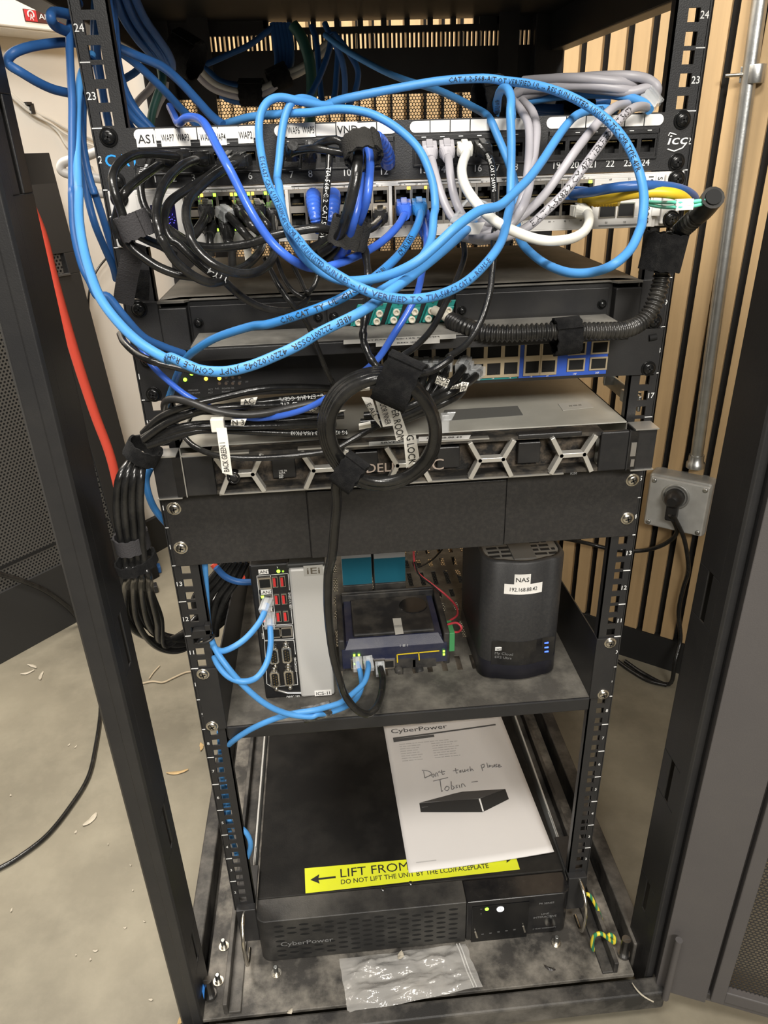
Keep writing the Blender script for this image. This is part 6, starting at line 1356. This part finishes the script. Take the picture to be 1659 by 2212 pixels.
p = aty(308, 975, -.04); strap('cable_strap', 'fuzzy black strap where the black sheaf bends down at the left rail', p, (.55, 0, .83), .0130, .0140, .014, side=(.83, 0, -.55))
p = aty(284, 1168, -.045); strap('cable_strap', 'ribbed black strap round the black bundle, the upper of two', p, (-.05, 0, 1), .0128, .0165, .015, MATS['soft_grey_tape'], side=XA)
p = aty(294, 1214, -.045); strap('cable_strap', 'looser black strap round the black bundle, just below the ribbed one', p, (-.18, .0, .98), .0165, .0185, .010, VEL, side=XA)
net('deep blue cable bowed outside the left rail beside the server ear', path('G', '345,860 320,930 335,1020 375,1110 450,1200 500,1240', ys=[.03, .02, .03]), .0036, mat('mid_blue_jacket', (.035, .17, .42), .36))
# --- light blue cables low down
l1 = net('light blue cable from behind the left rail to the lower port of the slim computer', path('J', '680,440 692,560 705,720 730,880 760,1030 800,1140 870,1220 960,1250 1050,1225 1115,1130 1140,1000 1132,850', ys=[.03, .03, .02, -.02, -.03, -.01, .03]), .0034, CBL, None, True, boot=0, clear=True, d1=(0, -1, -.4))
l2 = net('light blue cable from the left rail tie to the middle port of the slim computer', path('J', '700,440 712,600 725,780 745,920 762,1010 820,1055 900,1030 990,965 1075,860 1118,755', ys=[.035, .03, .01, -.015, .0, .03]), .0034, CBL, None, True, boot=0, clear=True, d1=(-.3, -1, -.4))
l3 = net('light blue cable sweeping along the shelf front to the left port of the router', path('J', '715,440 725,640 740,880 775,1020 850,1140 960,1270 1100,1390 1240,1455 1390,1475', 'K', '490,1075 545,1068 650,1035 730,985 772,905 768,820 748,745', ys=[.03, .02, -.02, -.03, -.025, -.02, .0, .04, .07]), .0034, CBL, None, True, boot=0, clear=True, d1=(0, -1, -.4))
l4 = net('light blue cable taped beside it, leading from below the shelf to the router', path('M', '340,600 372,520 352,430 330,370 400,300 520,225 660,165 780,130 890,112', 'K', '490,1045 545,1030 640,1000 720,940 790,870 815,790 815,740', ys=[.05, .03, -.012, -.022, -.022, -.012, .02, .06]), .0034, CBL, None, True, boot=0, clear=True, d1=(.1, -1, -.4))
q = aty(520 + 490 / 2.9625, 1180 + 1062 / 2.9625, -.012); strap('tape_wrap', 'black and white tape wrapped round the two light blue cables at the shelf front', q, (1, .1, .12), .0085, .0050, .033, mat('tape_black', (.03, .03, .03), .4, var=(60, .3), dust=(90, .55, (.7, .7, .7))), side=ZA, th=.0008)
net('light blue cable running down behind the lower left rail', path('M', '290,250 300,400 310,560 325,700 340,850 390,1010 410,1090', ys=[.03, .02]), .0032, CBL)
net('light blue cable bulging out of the lower left rail', path('M', '345,600 350,760 370,870 430,890 480,940 502,1010 482,1085 452,1125', ys=[.03, .01, .0, .01]), .0034, CBL)
b = MB(); c = aty(435, 1366, -.005); b.obox(c, XA * .010, YA * .004, Vector((.002, 0, .005))); b.obox(c + Vector((.008, 0, .005)), XA * .003, YA * .004, ZA * .006); b.tube([c + Vector((.004 + .009 * math.cos(t), -.006 * math.sin(t) - .002, -.008 + .003 * math.cos(t))) for t in [6.28 * k / 16 for k in range(17)]], .0016, 6); o = b.build('cable_tie', PLA, None, .0005); tag(o, 'black cable tie and mount holding light blue cables to the left rail', 'cable tie')
net('dark blue cable crossing behind the slim computer at the left', path('J', '790,520 850,580 930,612 1030,615', ys=[.10, .10]), .0040, CDB)
for i in range(5): net('black cable hanging behind the left rail beside the slim computer', path('J', '%d,480 %d,600 %d,720 %d,860 %d,960' % (990 - 35 * i, 930 - 45 * i, 850 - 50 * i, 800 - 30 * i, 790 - 25 * i), ys=[.14, .12]), .0040, CBK, group='black cables hanging behind the left rail')
net('red cord hanging behind the left rail beside the slim computer', path('J', '770,500 800,540 840,620 930,600 960,580', ys=[.16, .15]), .0042, CRD, name='red_lead')
# router power pair
pr = path('K', '1105,-20 1110,90 1135,170 1220,240 1310,310 1375,380 1385,440 1330,480', ys=[.24, .20, .17, .12])
cable('power_lead', 'thin red power wire curling down to the green terminal of the router', 'wire', pr, .0015, mat('dull_red_wire', (.50, .045, .06), .45), 'red and black router wires')
CP_ = path('K', '1325,500 1380,490 1412,520 1390,548 1330,545', ys=[.10, .09, .10]); cable('power_lead', 'short looped red wire at the green terminal of the router', 'wire', CP_, .0015, MATS['dull_red_wire'])
cable('power_lead', 'thin black wire beside the red one behind the router', 'wire', path('K', '1290,20 1220,90 1130,135 1105,100 1135,10', ys=[.25, .22, .24]), .0013, CBK)
cable('power_lead', 'thin black wire running along the upper red wire', 'wire', path('K', '1112,100 1140,180 1225,250 1280,300', ys=[.19, .15]), .0012, CBK)
# earth leads at the right front corner
gy = mat('earth_green_yellow', (.70, .58, .05), .45, stretch=(1, 1, 1))
n_ = gy.node_tree; wv = nd(n_, 'ShaderNodeTexWave', Scale=38.0); wv.wave_profile = 'SAW'; tc = nd(n_, 'ShaderNodeTexCoord'); n_.links.new(tc.outputs['Object'], wv.inputs['Vector'])
rp_ = nd(n_, 'ShaderNodeValToRGB'); rp_.color_ramp.interpolation = 'CONSTANT'; rp_.color_ramp.elements[0].color = (.04, .22, .10, 1); rp_.color_ramp.elements[1].color = (.74, .60, .05, 1); rp_.color_ramp.elements[1].position = .5
n_.links.new(wv.outputs['Fac'], rp_.inputs[0]); n_.links.new(rp_.outputs[0], n_.nodes['Principled BSDF'].inputs['Base Color'])
cable('earth_lead', 'green and yellow earth lead emerging from the right sill beside the wire handle', 'wire', path('O', '325,1340 350,1345 380,1390 410,1450 432,1520', ys=[.0, -.01]), .0026, gy)
cable('earth_lead', 'green and yellow earth lead looped at the right front corner', 'wire', path('O', '425,1790 390,1740 370,1680 385,1620 430,1605 480,1640 515,1665 520,1635 490,1612 470,1640', ys=[-.05, -.055, -.05]), .0028, gy)
cable('wall_gap_cord', 'black cord on the dark floor behind the right rail', 'cord', sm3([atz(u, v, FLOOR + .005) for u, v in ((1330, 1425), (1360, 1447), (1400, 1470), (1440, 1480))]), .0045, CBK, world=True)
